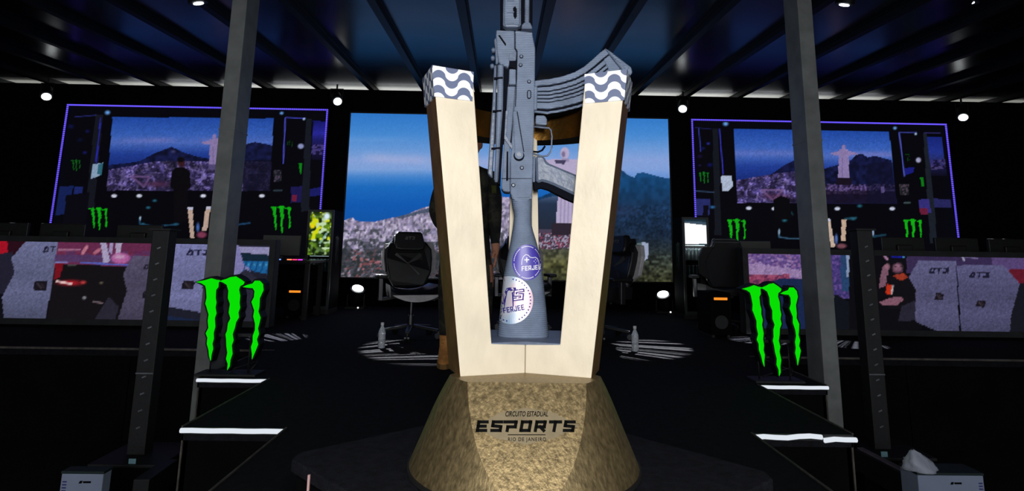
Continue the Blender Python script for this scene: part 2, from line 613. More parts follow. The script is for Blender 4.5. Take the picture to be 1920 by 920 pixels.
CLAW = [[((x + 0.1 * (y - 460) - 20) / 430.0, (y - 78) / 772.0) for x, y in P] for P in (_c1, _c2, _c3)]

def to_linear(c):
    c = np.clip(c / 255.0, 0, 1)
    return np.where(c <= 0.04045, c / 12.92, ((c + 0.055) / 1.055) ** 2.4)

def picture(name, x0, x1, z0, z1, Y, step, painter, parent, bg=(6, 6, 12)):
    """flat display in the XZ plane at depth Y, facing -Y; painter colours it"""
    nx, nz = int((x1 - x0) / step) + 1, int((z1 - z0) / step) + 1
    X, Z = np.meshgrid(np.linspace(x0, x1, nx), np.linspace(z0, z1, nz))
    V = np.stack([X.ravel(), np.full(X.size, Y), Z.ravel()], 1)
    px, py = to_px(V)
    p = Paint(px, py, bg)
    painter(p)
    i, j = np.meshgrid(np.arange(nx - 1), np.arange(nz - 1))
    a = (j * nx + i).ravel()
    faces = np.stack([a, a + 1, a + nx + 1, a + nx], 1)
    me = bpy.data.meshes.new(name)
    me.vertices.add(len(V))
    me.vertices.foreach_set('co', V.ravel())
    me.loops.add(faces.size)
    me.loops.foreach_set('vertex_index', faces.ravel())
    me.polygons.add(len(faces))
    me.polygons.foreach_set('loop_start', np.arange(len(faces)) * 4)
    me.update(calc_edges=True)
    at = me.attributes.new('picture', 'FLOAT_COLOR', 'POINT')
    lin = to_linear(p.c)
    at.data.foreach_set('color', np.concatenate([lin, np.ones((len(lin), 1))], 1).ravel())
    me.materials.append(M['screen'])
    o = bpy.data.objects.new(name, me)
    col.objects.link(o)
    o.parent = parent
    o.location = -total_loc(parent)
    return o

# ================================================================== THE SETTING
SX = 0.11                       # centre line of the stage
WALL_Y, SCR_Y = 9.42, 9.30
GZ = -0.75                      # ground below the decks
STAGE_Y = 5.22

def struct(name, mb, mat, **k):
    o = mb.build(name, mat, **k)
    o['kind'] = 'structure'
    return o

ground = struct('ground', MB().box(-9.5, 9.5, -9.0, 9.6, GZ - 0.1, GZ), M['ground'])
floor = struct('floor', MB().box(-8.6, 8.8, STAGE_Y, 9.6, -0.06, 0.0), M['carpet'])
B1, B2, B3 = (2.10, 4.12), (1.63, 3.04), (1.13, 0.92)        # half width and front depth of the stepped catwalk
for (hw, y0), y1 in ((B1, STAGE_Y), (B2, B1[1]), (B3, B2[1])):
    struct('catwalk_deck', MB().box(SX - hw, SX + hw, y0, y1, -0.06, 0.0), M['carpet'])
    sk = MB()
    sk.box(SX - hw + .01, SX - hw + .03, y0 + .01, y1, GZ, -0.06)
    sk.box(SX + hw - .03, SX + hw - .01, y0 + .01, y1, GZ, -0.06)
    sk.box(SX - hw + .01, SX + hw - .01, y0 + .01, y0 + .03, GZ, -0.06)
    s = struct('catwalk_skirt', sk, M['skirt'])
    ed = MB()
    for sg in (-1, 1):
        ed.bar((SX + sg * hw, y0, 0.002), (SX + sg * hw, y1, 0.002), 0.007, 0.007)
        ed.bar((SX + sg * (hw - .006), y0 + .004, GZ), (SX + sg * (hw - .006), y0 + .004, -0.03), 0.008, 0.008)
    e = ed.build('edge_trim', M['trimline'], s)

# stage front: skirting panels and the worn top trim
sf = struct('stage_front', MB().box(-8.6, 8.8, STAGE_Y + .05, STAGE_Y + .09, GZ, -0.06), M['black'])
x = -8.6
while x < 8.7:
    MB().box(x + .004, min(x + 1.1, 8.8) - .004, STAGE_Y + .012, STAGE_Y + .045, GZ + .01, -0.05).build('skirt_panel', M['skirt'], sf)
    x += 1.1
for (xa, xb) in ((-8.6, float(at_depth(514, 660, STAGE_Y)[0])), (float(at_depth(1406, 672, STAGE_Y)[0]), 8.8)):
    MB().box(xa, xb, STAGE_Y - .006, STAGE_Y + .012, -0.012, 0.003).build('edge_trim', M['trimline'], sf)

struct('wall_back', MB().box(-8.8, 9.0, WALL_Y, WALL_Y + .12, -0.06, 3.44), M['black'])
for sg, nm in ((-1, 'wall_left'), (1, 'wall_right')):
    struct(nm, MB().box(*sorted((SX + sg * 8.85, SX + sg * 8.95)), -4.0, 13.5, GZ, 4.6), M['black'])  # lengthened unseen behind the camera to narrow the daylight opening

# roof: rises slightly towards the back and runs on past the back wall, where daylight reaches its underside
def roof_z(y):
    return 3.50 + 0.0495 * (y - 9.3)
RY0, RY1 = -4.0, 13.2  # unseen front stretch carried on behind the camera to cut the daylight
PITCHX = 0.872
BX0 = at_depth(895, 167, 9.3)[0]
roof = MB()
roof.add([(-9, RY0, roof_z(RY0) + .12), (9.2, RY0, roof_z(RY0) + .12), (9.2, RY1, roof_z(RY1) + .12), (-9, RY1, roof_z(RY1) + .12),
          (-9, RY0, roof_z(RY0) + .18), (9.2, RY0, roof_z(RY0) + .18), (9.2, RY1, roof_z(RY1) + .18), (-9, RY1, roof_z(RY1) + .18)],
         [(0, 3, 2, 1), (4, 5, 6, 7), (0, 1, 5, 4), (1, 2, 6, 5), (2, 3, 7, 6), (3, 0, 4, 7)])
ceiling = struct('ceiling', roof, M['beam'])
def slab(mb, x0, x1, y0, y1, dz0, dz1):
    return mb.add([(x0, y0, roof_z(y0) + dz0), (x1, y0, roof_z(y0) + dz0), (x1, y1, roof_z(y1) + dz0), (x0, y1, roof_z(y1) + dz0),
                   (x0, y0, roof_z(y0) + dz1), (x1, y0, roof_z(y0) + dz1), (x1, y1, roof_z(y1) + dz1), (x0, y1, roof_z(y1) + dz1)],
                  [(0, 3, 2, 1), (4, 5, 6, 7), (0, 1, 5, 4), (1, 2, 6, 5), (2, 3, 7, 6), (3, 0, 4, 7)])
k0 = int(math.floor((-8.6 - BX0) / PITCHX))
for k in range(k0, k0 + 22):
    bx = BX0 + k * PITCHX
    if -8.9 < bx < 9.1:
        bm_ = MB()
        slab(bm_, bx - .042, bx + .042, RY0, RY1, -0.075, 0.0)
        slab(bm_, bx - .062, bx + .062, RY0, RY1, -0.012, 0.0)
        bm_.build('roof_beam', M['beam'], ceiling)
    px0, px1 = max(bx + .02, -8.9), min(bx + PITCHX - .02, 9.1)
    if px1 - px0 > 0.1:
        for (ya, yb) in ((RY0, 0.5), (0.504, 5.0), (5.004, 9.3), (9.304, RY1)):
            slab(MB(), px0, px1, ya, yb, 0.0, 0.1).build('roof_panel', M['ceilpanel'] if yb < 9.5 else M['daylitpanel'], ceiling)

# square steel pillars beside the catwalk
def pillar(x0, x1, y0, y1, label):
    p = empty('steel_pillar', ((x0 + x1) / 2, (y0 + y1) / 2, GZ))
    tag(p, label, 'pillar', 'pillars beside the catwalk')
    MB().box(x0, x1, y0, y1, GZ + .02, roof_z(y0) - .08).build('shaft', M['greypost'], p, bevel=.004)
    MB().box(x0 - .08, x1 + .08, y0 - .06, y1 + .06, GZ, GZ + .02).build('foot_plate', M['blackmetal'], p)
    seam = MB()
    for z in (0.55, 1.75):
        seam.box(x0 - .003, x1 + .003, y0 - .003, y1 + .003, z, z + .012)
    seam.build('weld_band', M['greypost'], p)
pillar(-2.205, -2.085, 4.5, 4.73, 'grey square steel pillar behind the claw sign on the left')
pillar(2.395, 2.515, 4.5, 4.73, 'grey square steel pillar behind the claw sign on the right')

# ------------------------------------------------------------------ LED screens
def paint_centre(p):
    px, py = p.px, p.py
    allm = np.ones(px.shape, bool)
    full = [(500, 100), (1400, 100), (1400, 700), (500, 700)]
    p.grad(full, [(212, (44, 116, 196)), (250, (68, 134, 206)), (285, (108, 152, 212)), (300, (132, 160, 214)), (318, (122, 158, 214)), (332, (66, 128, 200)), (350, (28, 104, 186)), (385, (16, 88, 174)), (430, (18, 82, 160))])
    n = p.noise(60, 3) * .6 + p.noise(23, 4) * .4
    band = np.exp(-((py - 293 - (px - 660) * .06) / 9.0) ** 2) * np.clip((n - .25) * 1.6, 0, 1) * (px < 960)
    p._mix(band, (172, 176, 214), .7)
    band = np.exp(-((py - 262) / 5.0) ** 2) * np.clip((p.noise(80, 9) - .4) * 1.5, 0, 1)
    p._mix(band, (120, 164, 220), .4)
    # warm haze at right
    p._mix(np.clip((px - 1090) / 80, 0, 1) * np.clip((py - 262) / 50, 0, 1) * (py < 345), (132, 158, 216), .55)
    # mountains on the right
    ridge = [(1000, 374), (1030, 362), (1070, 345), (1100, 330), (1130, 320), (1160, 316), (1168, 320), (1178, 328), (1190, 333), (1194, 325), (1206, 323), (1222, 327), (1240, 332), (1290, 340), (1290, 560), (1000, 560)]
    p.grad(ridge, [(316, (24, 74, 124)), (350, (20, 62, 104)), (390, (24, 48, 78)), (440, (24, 38, 58)), (480, (40, 46, 44)), (530, (56, 58, 38))])
    m = pip(px, py, ridge)
    p.mottle(m, 7, .14, 5)
    p.mottle(m & (py > 385), 3.2, .3, 6)
    p.mottle(m & (py > 478), 4.5, .6, 8)
    p.ell(1152, 395, 60, 18, (46, 52, 84), 1.0, .5)
    # coast and city
    coast = [(560, 420), (640, 416), (652, 410), (661, 408), (668, 414), (700, 416), (722, 411), (745, 406), (762, 402), (790, 390), (815, 384), (835, 377), (870, 372), (905, 366), (940, 368), (975, 374), (1003, 378), (1003, 560), (560, 560)]
    m = pip(px, py, coast)
    p.poly(coast, (70, 68, 84))
    p.cells(m & (py < 470), 3.6, 5.2, [(196, 186, 208), (160, 150, 182), (126, 120, 150), (204, 196, 216), (142, 132, 166), (92, 92, 110), (176, 160, 186)], .92, 3)
    p.cells(m & (py >= 466), 4.6, 3.4, [(120, 112, 130), (48, 52, 52), (64, 66, 70), (152, 140, 158), (40, 46, 48), (84, 80, 92), (168, 96, 100)], .9, 5, .4)
    p.mottle(m, 5, .34, 11)
    p._mix((m & (py < 470)) * 1.0, (140, 132, 162), .34)
    p._mix((m & (py >= 470)) * 1.0, (70, 70, 78), .3)
    dk = m & (py > 452) & (p.noise(13, 21) > .52)
    p._mix(dk * 1.0, (42, 48, 54), .62)
    p._mix((m & (p.noise(6, 31) > .66) & (py > 430)) * 1.0, (36, 44, 44), .6)
    p._mix((m & (np.abs(px - 705) < 30) & (np.abs(py - 492) < 12) & (p.noise(5, 77) > .62)) * 1.0, (160, 80, 84), .5)
    p.poly([(742, 407), (775, 398), (815, 386), (835, 380), (835, 392), (790, 400), (750, 410)], (58, 72, 92), .8)
    # headland behind the statue
    p.grad([(1003, 378), (1022, 371), (1040, 367), (1062, 372), (1062, 440), (1003, 440)], [(366, (70, 92, 128)), (382, (36, 50, 74)), (440, (34, 40, 54))])
    p._mix(((px > 1000) & (px < 1090) & (py > 430) & (py < 470)) * 1.0, (74, 64, 84))
    p.cells((px > 1000) & (px < 1090) & (py > 436) & (py < 468), 2.6, 2.8, [(176, 150, 178), (140, 60, 80), (80, 70, 92), (166, 160, 182), (46, 40, 54), (60, 52, 62)], .8, 9)
    p.grad([(1000, 466), (1100, 466), (1100, 530), (1000, 530)], [(466, (70, 72, 62)), (495, (84, 84, 52)), (530, (46, 48, 34))])
    p.mottle((px > 1000) & (py > 466) & (px < 1120), 5, .5, 13)
    # pale statue on its plinth: plain robed figure with spread arms
    st = (176, 164, 196)
    p.poly([(1049, 320), (1081, 320), (1086, 372), (1088, 420), (1042, 420), (1046, 372)], st)
    p.poly([(960, 306), (1040, 298), (1086, 298), (1140, 306), (1140, 316), (1088, 330), (1040, 328), (960, 316)], st)
    p.ell(1059, 287, 9, 12, st, .15)
    p.ell(1056.5, 289, 4.5, 7, (118, 106, 142), .5)
    p.poly([(1054, 296), (1066, 296), (1068, 304), (1052, 304)], (150, 138, 172))
    p.poly([(1040, 300), (1062, 300), (1058, 308), (1042, 306)], (66, 62, 92))
    for xx in (1052, 1059, 1066, 1074):
        p.line([(xx, 368), (xx - 1, 418)], 1.6, (128, 118, 158), .8)
    p.poly([(1034, 418), (1094, 418), (1094, 440), (1034, 440)], (44, 36, 48))
    # pale tower block bottom right
    p.poly([(1186, 458), (1203, 454), (1203, 492), (1186, 494)], (86, 104, 104))
    p.poly([(1203, 454), (1216, 455), (1215, 484), (1204, 492)], (150, 160, 186))
    # haze of the pixel grid
    p.mottle(allm, 1.7, .03, 17)

def landscape(p, quad, stat, hill, seed, dim=1.0):
    px, py = p.px, p.py
    top = min(q[1] for q in quad)
    f = lambda c: tuple(v * dim for v in c)
    p.grad(quad, [(top, f((34, 78, 178))), (top + 32, f((60, 104, 200))), (top + 48, f((84, 116, 206))), (top + 56, f((62, 98, 190))), (top + 70, f((36, 66, 160))), (top + 95, f((26, 48, 132))), (top + 140, f((22, 36, 100)))])
    m = pip(px, py, quad)
    p._mix(m * np.exp(-((py - top - 44) / 5.0) ** 2) * np.clip((p.noise(50, seed) - .35) * 2, 0, 1), f((132, 132, 206)), .6)
    hm = m & pip(px, py, hill)
    p._mix(hm * 1.0, f((20, 24, 62)))
    p.mottle(hm, 6, .4, seed + 1)
    return m

def city(p, m, top, y1, seed):
    mm = m & (p.py > np.interp(p.px, [t[0] for t in top], [t[1] for t in top])) & (p.py < y1)
    p._mix(mm * 1.0, (58, 50, 98))
    p.cells(mm, 3.4, 2.6, [(128, 112, 178), (84, 74, 134), (50, 42, 84), (150, 134, 196), (66, 58, 108), (34, 28, 58)], .55, seed)
    p.mottle(mm, 8, .55, seed + 2)
    p._mix((mm & (p.noise(11, seed) > .55) & (p.py > y1 - 34)) * 1.0, (30, 24, 48), .6)

def person_dark(p, x, y):
    p.poly([(x - 16, y + 16), (x - 6, y + 8), (x + 8, y + 8), (x + 18, y + 16), (x + 20, y + 46), (x + 14, y + 50), (x + 14, y + 110), (x - 12, y + 110), (x - 12, y + 50), (x - 20, y + 46)], (11, 9, 13))
    p.ell(x + 2, y, 8, 10, (58, 28, 36), .3)
    p.ell(x + 1, y - 6, 8, 6, (14, 11, 16), .3)

def statue(p, x, y, h):
    st = (150, 132, 186)
    w = h * .16
    p.poly([(x - w, y - h), (x + w, y - h), (x + w * 1.25, y), (x - w * 1.25, y)], st)
    p.poly([(x - h * .46, y - h * .88), (x, y - h * .97), (x + h * .46, y - h * .88), (x + h * .46, y - h * .82), (x, y - h * .78), (x - h * .46, y - h * .82)], st)
    p.ell(x, y - h * 1.07, h * .075, h * .11, st, .2)
    p.line([(x - w * .3, y - h * .7), (x - w * .3, y)], 1.4, (112, 96, 150), .7)

def paint_left(p):
    paint_left_(p)
    p.c *= .86

def paint_left_(p):
    px, py = p.px, p.py
    hill = [(180, 312), (235, 306), (262, 302), (288, 288), (322, 275), (345, 286), (372, 294), (398, 298), (440, 300), (462, 270), (478, 266), (500, 270), (530, 278), (530, 380), (180, 380)]
    m = landscape(p, [(211, 219), (513, 222), (506, 358), (200, 357)], None, hill, 40)
    city(p, m, [(200, 319), (240, 312), (290, 303), (330, 301), (520, 304)], 358, 41)
    p._mix(m * (px > 455) * (py > 300), (14, 15, 36), .75)
    p.line([(245, 330), (270, 350), (280, 332), (245, 330)], 4, (126, 92, 150), .7)
    p.ell(295, 345, 34, 8, (92, 50, 84), .8, .7)
    statue(p, 402, 312, 52)
    p.poly([(392, 308), (413, 308), (415, 318), (390, 318)], (90, 80, 130))
    p.ell(325, 284, 7, 4, (100, 96, 150), .9, .6)
    # stage pieces around it
    p.poly([(179, 214), (193, 216), (176, 392), (160, 392)], (22, 24, 34))
    p.poly([(188, 220), (190, 220), (181, 312), (178, 312)], (40, 42, 170))
    p.line([(140, 219), (180, 216)], 1.5, (40, 44, 120))
    for (x, y, r, c) in ((133, 237, 8, (16, 20, 80)), (164, 246, 6, (18, 20, 92)), (150, 262, 8, (12, 14, 50)), (159, 286, 6, (24, 24, 110))):
        p.ell(x, y, r, r * .7, c, .9)
    p.poly([(112, 350), (138, 348), (126, 400), (104, 404)], (22, 36, 92))
    p.poly([(140, 350), (155, 350), (154, 365), (138, 364)], (30, 42, 110))
    p.poly([(124, 366), (168, 360), (160, 420), (118, 420)], (10, 9, 18))
    p.claws(143, 310, 18, 22, (18, 96, 26))
    p.poly([(174, 308), (193, 305), (190, 328), (171, 335)], (150, 176, 206))
    p.poly([(184, 308), (193, 305), (190, 328), (182, 326)], (50, 110, 130))
    for x in (214, 261, 381, 491):
        p.ell(x, 367, 6.5, 4, (226, 230, 250), .4)
    for x, y in ((278, 389), (290, 376), (268, 420), (330, 420)):
        p.ell(x, y, 6, 3.5, (40, 110, 140), .8)
    p.line([(262, 410), (262, 420), (292, 424), (335, 420)], 2.4, (40, 92, 128), .8)
    p.ell(263, 409, 2.2, 5, (170, 200, 230), .5)
    p.line([(444, 408), (444, 421), (468, 418)], 3, (36, 84, 130), .8)
    p.ell(444.5, 414, 2.6, 8, (170, 196, 230), .5)
    person_dark(p, 338, 305)
    # little trophy with pale arms
    p.poly([(352, 390), (361, 390), (364, 446), (357, 446)], (206, 178, 162))
    p.poly([(386, 390), (395, 389), (388, 432), (379, 432)], (206, 178, 162))
    p.poly([(352, 388), (362, 388), (362, 393), (352, 393)], (206, 206, 230))
    p.poly([(386, 387), (396, 387), (396, 392), (386, 392)], (206, 206, 230))
    p.ell(371, 426, 4, 12, (70, 110, 190), .6)
    p.ell(378, 440, 12, 8, (140, 62, 92), .5)
    p.claws(186, 411, 35, 46, (16, 186, 20))
    p.claws(528, 411, 40, 52, (16, 186, 20))
    # nested stage at the right end
    p.line([(535, 221), (531, 306)], 2, (82, 84, 220))
    p.line([(536, 220), (572, 222)], 1.6, (70, 72, 200))
    p.poly([(587, 226), (613, 228), (610, 300), (584, 300)], (26, 26, 112))
    p.grad([(587, 226), (613, 228), (610, 300), (584, 300)], [(226, (22, 24, 110)), (250, (44, 44, 170)), (262, (30, 30, 110)), (275, (30, 26, 80)), (300, (14, 12, 36))])
    p.cells(pip(px, py, [(584, 272), (609, 270), (608, 290), (584, 290)]), 4, 3, [(70, 60, 140), (26, 22, 60), (90, 76, 150)], .8, 12)
    p.poly([(574, 222), (584, 222), (580, 396), (564, 396)], (24, 28, 38))
    p.poly([(546, 350), (566, 349), (565, 380), (545, 380)], (30, 26, 86))
    p.poly([(548, 366), (556, 365), (556, 378), (548, 378)], (120, 30, 60))
    p.poly([(582, 354), (604, 350), (602, 366), (581, 368)], (28, 30, 110))
    p.ell(564, 274, 7, 6, (150, 160, 210), .4)
    p.claws(543, 270, 12, 12, (12, 60, 20))
    p.poly([(560, 306), (567, 306), (565, 326), (563, 326)], (14, 140, 24))
    p.cells(pip(px, py, [(514, 318), (528, 318), (527, 340), (513, 340)]), 3, 3, [(52, 50, 60), (96, 80, 110), (30, 36, 44)], .8, 14)
    p.line([(514, 357), (528, 357)], 3, (70, 96, 110), .7)
    for x, y, r in ((201.5, 211, 7), (528, 212, 5)):
        p.ell(x, y, r, r * .8, (110, 172, 250), .7)
    p.ell(570, 223, 3, 3, (190, 220, 255), .6)
    p.mottle(np.ones(px.shape, bool), 1.7, .1, 18)

def paint_right(p):
    paint_right_(p)
    p.c *= .88

def paint_right_(p):
    px, py = p.px, p.py
    m1 = landscape(p, [(1375, 242), (1487, 244), (1500, 380), (1383, 380)], None, [(1440, 330), (1470, 310), (1490, 300), (1500, 300), (1500, 345), (1440, 340)], 60)
    hill = [(1532, 320), (1560, 312), (1596, 300), (1605, 290), (1618, 288), (1626, 295), (1640, 292), (1672, 300), (1680, 380), (1532, 380)]
    m2 = landscape(p, [(1533, 245), (1667, 247), (1682, 382), (1541, 382)], None, hill, 61)
    city(p, m1, [(1380, 338), (1420, 331), (1455, 325), (1500, 320)], 380, 63)
    p.line([(1428, 356), (1450, 375), (1468, 356), (1428, 356)], 4, (140, 104, 160), .7)
    p.ell(1455, 368, 40, 10, (96, 52, 84), .8, .5)
    city(p, m2 & (px < 1640), [(1530, 350), (1560, 346), (1640, 350)], 364, 64)
    p._mix((m2 & (py > 356)) * 1.0, (26, 16, 34), .7)
    p.cells(m2 & (py > 345) & (py < 358), 4, 3, [(120, 96, 160), (60, 44, 90), (26, 20, 44)], .7, 19)
    p._mix((m2 & (px > 1625) & (py > 305)) * 1.0, (16, 17, 44), .6)
    p.poly([(1652, 350), (1658, 349), (1658, 362), (1652, 362)], (92, 78, 132))
    statue(p, 1582, 334, 54)
    p.poly([(1568, 333), (1597, 333), (1597, 346), (1568, 346)], (26, 18, 34))
    # nested left part
    p.line([(1310, 240), (1314, 284)], 1.6, (56, 62, 170))
    p.line([(1304, 239), (1334, 242)], 1.4, (30, 34, 90))
    p.line([(1349, 242), (1356, 326)], 1.8, (60, 60, 200))
    p.poly([(1336, 240), (1346, 240), (1353, 440), (1340, 440)], (22, 25, 34))
    for (x, y, r, c) in ((1328, 269, 5, (44, 50, 170)), (1318, 278, 6, (20, 22, 90)), (1312, 293, 7, (30, 14, 66)), (1331, 309, 7, (20, 22, 110)), (1312, 310, 4, (40, 20, 90))):
        p.ell(x, y, r, r * .7, c, .9)
    p.claws(1320, 334, 20, 24, (18, 120, 30))
    p.poly([(1352, 330), (1372, 329), (1374, 350), (1366, 358), (1354, 358)], (186, 200, 226))
    p.line([(1303, 358), (1338, 360)], 1.8, (54, 76, 110))
    p.poly([(1303, 373), (1332, 373), (1330, 404), (1306, 404)], (40, 46, 108))
    p.ell(1336, 388, 7, 4, (46, 110, 170), .8)
    p.poly([(1318, 384), (1328, 384), (1328, 406), (1318, 406)], (12, 10, 20))
    for x, y in ((1404, 390), (1452, 391), (1570, 391), (1673, 391)):
        p.ell(x, y, 6.5, 4, (214, 220, 244), .4)
    for x, y in ((1471, 413), (1482, 402), (1600, 410), (1612, 386), (1480, 398)):
        p.ell(x, y, 7, 4, (38, 110, 130), .8)
    p.poly([(1450, 374), (1464, 367), (1480, 372), (1486, 410), (1452, 412)], (9, 8, 12))
    p.line([(1460, 438), (1461, 444), (1480, 447), (1504, 447)], 2.4, (70, 116, 150), .8)
    p.ell(1461, 434, 2.4, 7, (160, 190, 220), .5)
    p.line([(1632, 444), (1660, 440)], 4, (34, 84, 112), .7)
    p.ell(1637, 436, 2.6, 8, (150, 176, 210), .5)
    p.line([(1585, 410), (1605, 408)], 4, (40, 96, 120), .7)
    p.poly([(1598, 430), (1623, 429), (1622, 462), (1600, 462)], (30, 34, 36))
    p.poly([(1549, 412), (1556, 411), (1566, 462), (1558, 464)], (214, 190, 172))
    p.poly([(1578, 412), (1587, 411), (1585, 452), (1577, 452)], (214, 184, 160))
    p.poly([(1548, 410), (1556, 409), (1557, 415), (1549, 415)], (206, 210, 232))
    p.ell(1568, 448, 4, 13, (86, 116, 190), .6)
    p.ell(1578, 461, 12, 6, (130, 78, 92), .5)
    p.claws(1382, 433, 38, 46, (18, 190, 20))
    p.claws(1712, 434, 38, 48, (18, 190, 20))
    # nested right part
    p.line([(1686, 249), (1696, 330)], 2, (86, 96, 210))
    p.line([(1686, 248), (1718, 248)], 1.6, (60, 70, 160))
    p.line([(1733, 249), (1763, 249)], 1.6, (50, 44, 110))
    p.grad([(1734, 256), (1766, 257), (1775, 330), (1742, 330)], [(256, (24, 40, 130)), (285, (36, 54, 150)), (297, (40, 50, 120)), (310, (30, 30, 80)), (330, (12, 11, 30))])
    p.cells(pip(px, py, [(1744, 300), (1772, 298), (1774, 316), (1746, 318)]), 4, 3, [(60, 52, 120), (22, 18, 50), (86, 74, 130)], .8, 22)
    p.poly([(1731, 250), (1738, 250), (1758, 455), (1744, 455)], (28, 34, 44))
    p.claws(1702, 296, 9, 16, (12, 60, 20))
    p.ell(1722, 300, 6, 6, (170, 170, 210), .4)
    p.poly([(1697, 315), (1715, 313), (1712, 323), (1698, 328)], (26, 30, 130))
    p.poly([(1725, 332), (1732, 332), (1732, 350), (1728, 350)], (14, 130, 24))
    p.cells(pip(px, py, [(1686, 345), (1704, 345), (1704, 366), (1687, 366)]), 3, 3, [(62, 60, 66), (110, 90, 110), (34, 40, 44)], .7, 15)
    p.line([(1696, 380), (1706, 380)], 3, (100, 130, 130), .7)
    p.poly([(1722, 374), (1742, 373), (1746, 398), (1724, 398)], (56, 50, 130))
    p.poly([(1724, 390), (1738, 390), (1740, 402), (1726, 402)], (110, 30, 60))
    p.poly([(1750, 372), (1782, 374), (1784, 390), (1752, 388)], (40, 40, 96))
    for x, y, r in ((1360.5, 232, 7), (1678, 240, 5)):
        p.ell(x, y, r, r * .8, (110, 172, 250), .7)
    p.ell(1717, 251, 3, 3, (190, 220, 255), .6)
    p.mottle(np.ones(px.shape, bool), 1.7, .1, 18)

def chair_back(p, pts, c, seed):
    m = pip(p.px, p.py, pts)
    ys = [q[1] for q in pts]
    p.grad(pts, [(min(ys), c), ((min(ys) + max(ys)) / 2 - 10, tuple(v * .82 for v in c)), ((min(ys) + max(ys)) / 2 + 20, tuple(v * .9 for v in c)), (max(ys), tuple(v * .68 for v in c))])
    p.mottle(m, 2.2, .1, seed)

def emblem(p, x, y, w, h):
    p.poly([(x + w * .18, y), (x + w, y + h * .08), (x + w * .84, y + h), (x, y + h * .9)], (26, 22, 32))
    p.line([(x + w * .3, y + h * .25), (x + w * .58, y + h * .75)], 2.2, (92, 76, 84), .7)
    p.line([(x + w * .55, y + h * .25), (x + w * .75, y + h * .7)], 1.5, (80, 66, 76), .6)

def paint_fascia_left(p):
    paint_fascia_left_(p)
    p.c *= .84

def paint_fascia_left_(p):
    px, py = p.px, p.py
    p.poly([(-40, 440), (60, 440), (46, 474), (-40, 492)], (186, 18, 40))
    p.poly([(14, 452), (56, 452), (30, 478), (14, 474)], (44, 12, 26))
    p.poly([(-40, 482), (24, 472), (28, 512), (4, 556), (-40, 556)], (36, 34, 52))
    p.poly([(-40, 556), (6, 550), (12, 600), (-40, 600)], (14, 14, 22))
    chair_back(p, [(52, 448), (109, 448), (101, 500), (86, 602), (8, 602), (4, 556), (28, 510), (21, 484)], (122, 126, 168), 1)
    p.word('DT', 80, 461, 11, 12, 2, 3.4, (30, 28, 52))
    emblem(p, 61, 526, 29, 19)
    # bench with the red glow
    p.poly([(109, 448), (296, 448), (292, 500), (102, 496)], (112, 46, 84))
    p.cells((px > 106) & (px < 292) & (py > 470) & (py < 490), 9, 7, [(98, 40, 84), (130, 50, 84), (90, 58, 108), (116, 44, 70)], .6, 33)
    p.poly([(104, 476), (250, 480), (246, 492), (102, 490)], (86, 64, 112), .8)
    p.line([(110, 468), (150, 468)], 3, (206, 150, 180), .7)
    p.line([(155, 474), (163, 462)], 6, (230, 150, 170), .8)
    p.line([(178, 474), (186, 468)], 6, (214, 130, 150), .8)
    p.poly([(188, 452), (199, 452), (206, 490), (194, 494)], (188, 176, 214))
    p.poly([(206, 452), (213, 452), (210, 478), (204, 470)], (176, 160, 206))
    p.poly([(218, 452), (230, 452), (224, 482), (216, 476)], (196, 182, 216))
    p.ell(226, 484, 21, 12, (196, 106, 172), .3)
    p.ell(224, 481, 14, 6, (214, 166, 206), .6)
    p.line([(104, 491), (126, 491)], 2.2, (140, 150, 220))
    p.line([(152, 492), (244, 497)], 2.8, (92, 110, 214))
    p.poly([(102, 495), (246, 499), (232, 512), (238, 544), (222, 604), (88, 604)], (20, 17, 21))
    p.poly([(104, 493), (120, 494), (112, 520), (100, 524)], (132, 18, 34))
    p.ell(132, 530, 34, 8, (214, 30, 44), .9)
    p.line([(106, 527), (134, 532)], 4, (250, 206, 206))
    p.ell(156, 529, 7, 4, (214, 70, 70), .7)
    p.ell(190, 530, 5, 3, (120, 110, 90), .8)
    p.line([(128, 497), (142, 497)], 3, (96, 96, 92), .8)
    p.ell(158, 558, 5, 4, (150, 150, 160), .6)
    p.line([(175, 565), (192, 568)], 3, (140, 120, 130), .8)
    p.poly([(204, 556), (222, 574), (216, 604), (174, 604)], (44, 42, 56))
    chair_back(p, [(250, 480), (300, 478), (300, 608), (218, 606), (238, 546), (231, 512)], (98, 90, 120), 2)
    p.word('DT', 269, 494, 9, 10, 2, 2.2, (34, 30, 46))
    emblem(p, 266, 546, 20, 14)
    # behind the rack post and on
    chair_back(p, [(296, 440), (410, 440), (398, 620), (296, 620)], (142, 144, 200), 3)
    p.poly([(300, 572), (380, 586), (376, 620), (296, 620)], (30, 32, 46))
    p.poly([(300, 590), (376, 600), (376, 620), (296, 620)], (26, 40, 74))
    p.word('DT3', 349, 467, 13, 12, 2, 3.6, (34, 34, 64))
    emblem(p, 339, 526, 27, 17)
    p.poly([(405, 440), (520, 440), (520, 640), (396, 640)], (34, 34, 50))
    p.poly([(430, 452), (448, 460), (454, 484), (472, 508), (450, 516), (424, 530)], (142, 138, 196))
    p.poly([(448, 462), (506, 464), (506, 478), (452, 474)], (164, 160, 206))
    p.poly([(450, 473), (506, 478), (506, 491), (456, 490)], (20, 42, 60))
    p.poly([(454, 488), (506, 490), (503, 514), (474, 508), (458, 496)], (30, 108, 172))
    for k in range(5):
        p.line([(462 + 11 * k, 490), (456 + 11 * k, 510)], 2.4, (18, 66, 120), .8)
        p.ell(466 + 11 * k, 496, 3, 4, (80, 170, 220), .8)
    p.poly([(424, 530), (462, 504), (484, 524), (500, 640), (420, 640)], (46, 46, 64))
    p.ell(487, 540, 8, 9, (150, 52, 84), .4)
    p.mottle(np.ones(px.shape, bool), 1.6, .12, 8)

def paint_fascia_right(p):
    paint_fascia_right_(p)
    p.c *= .82

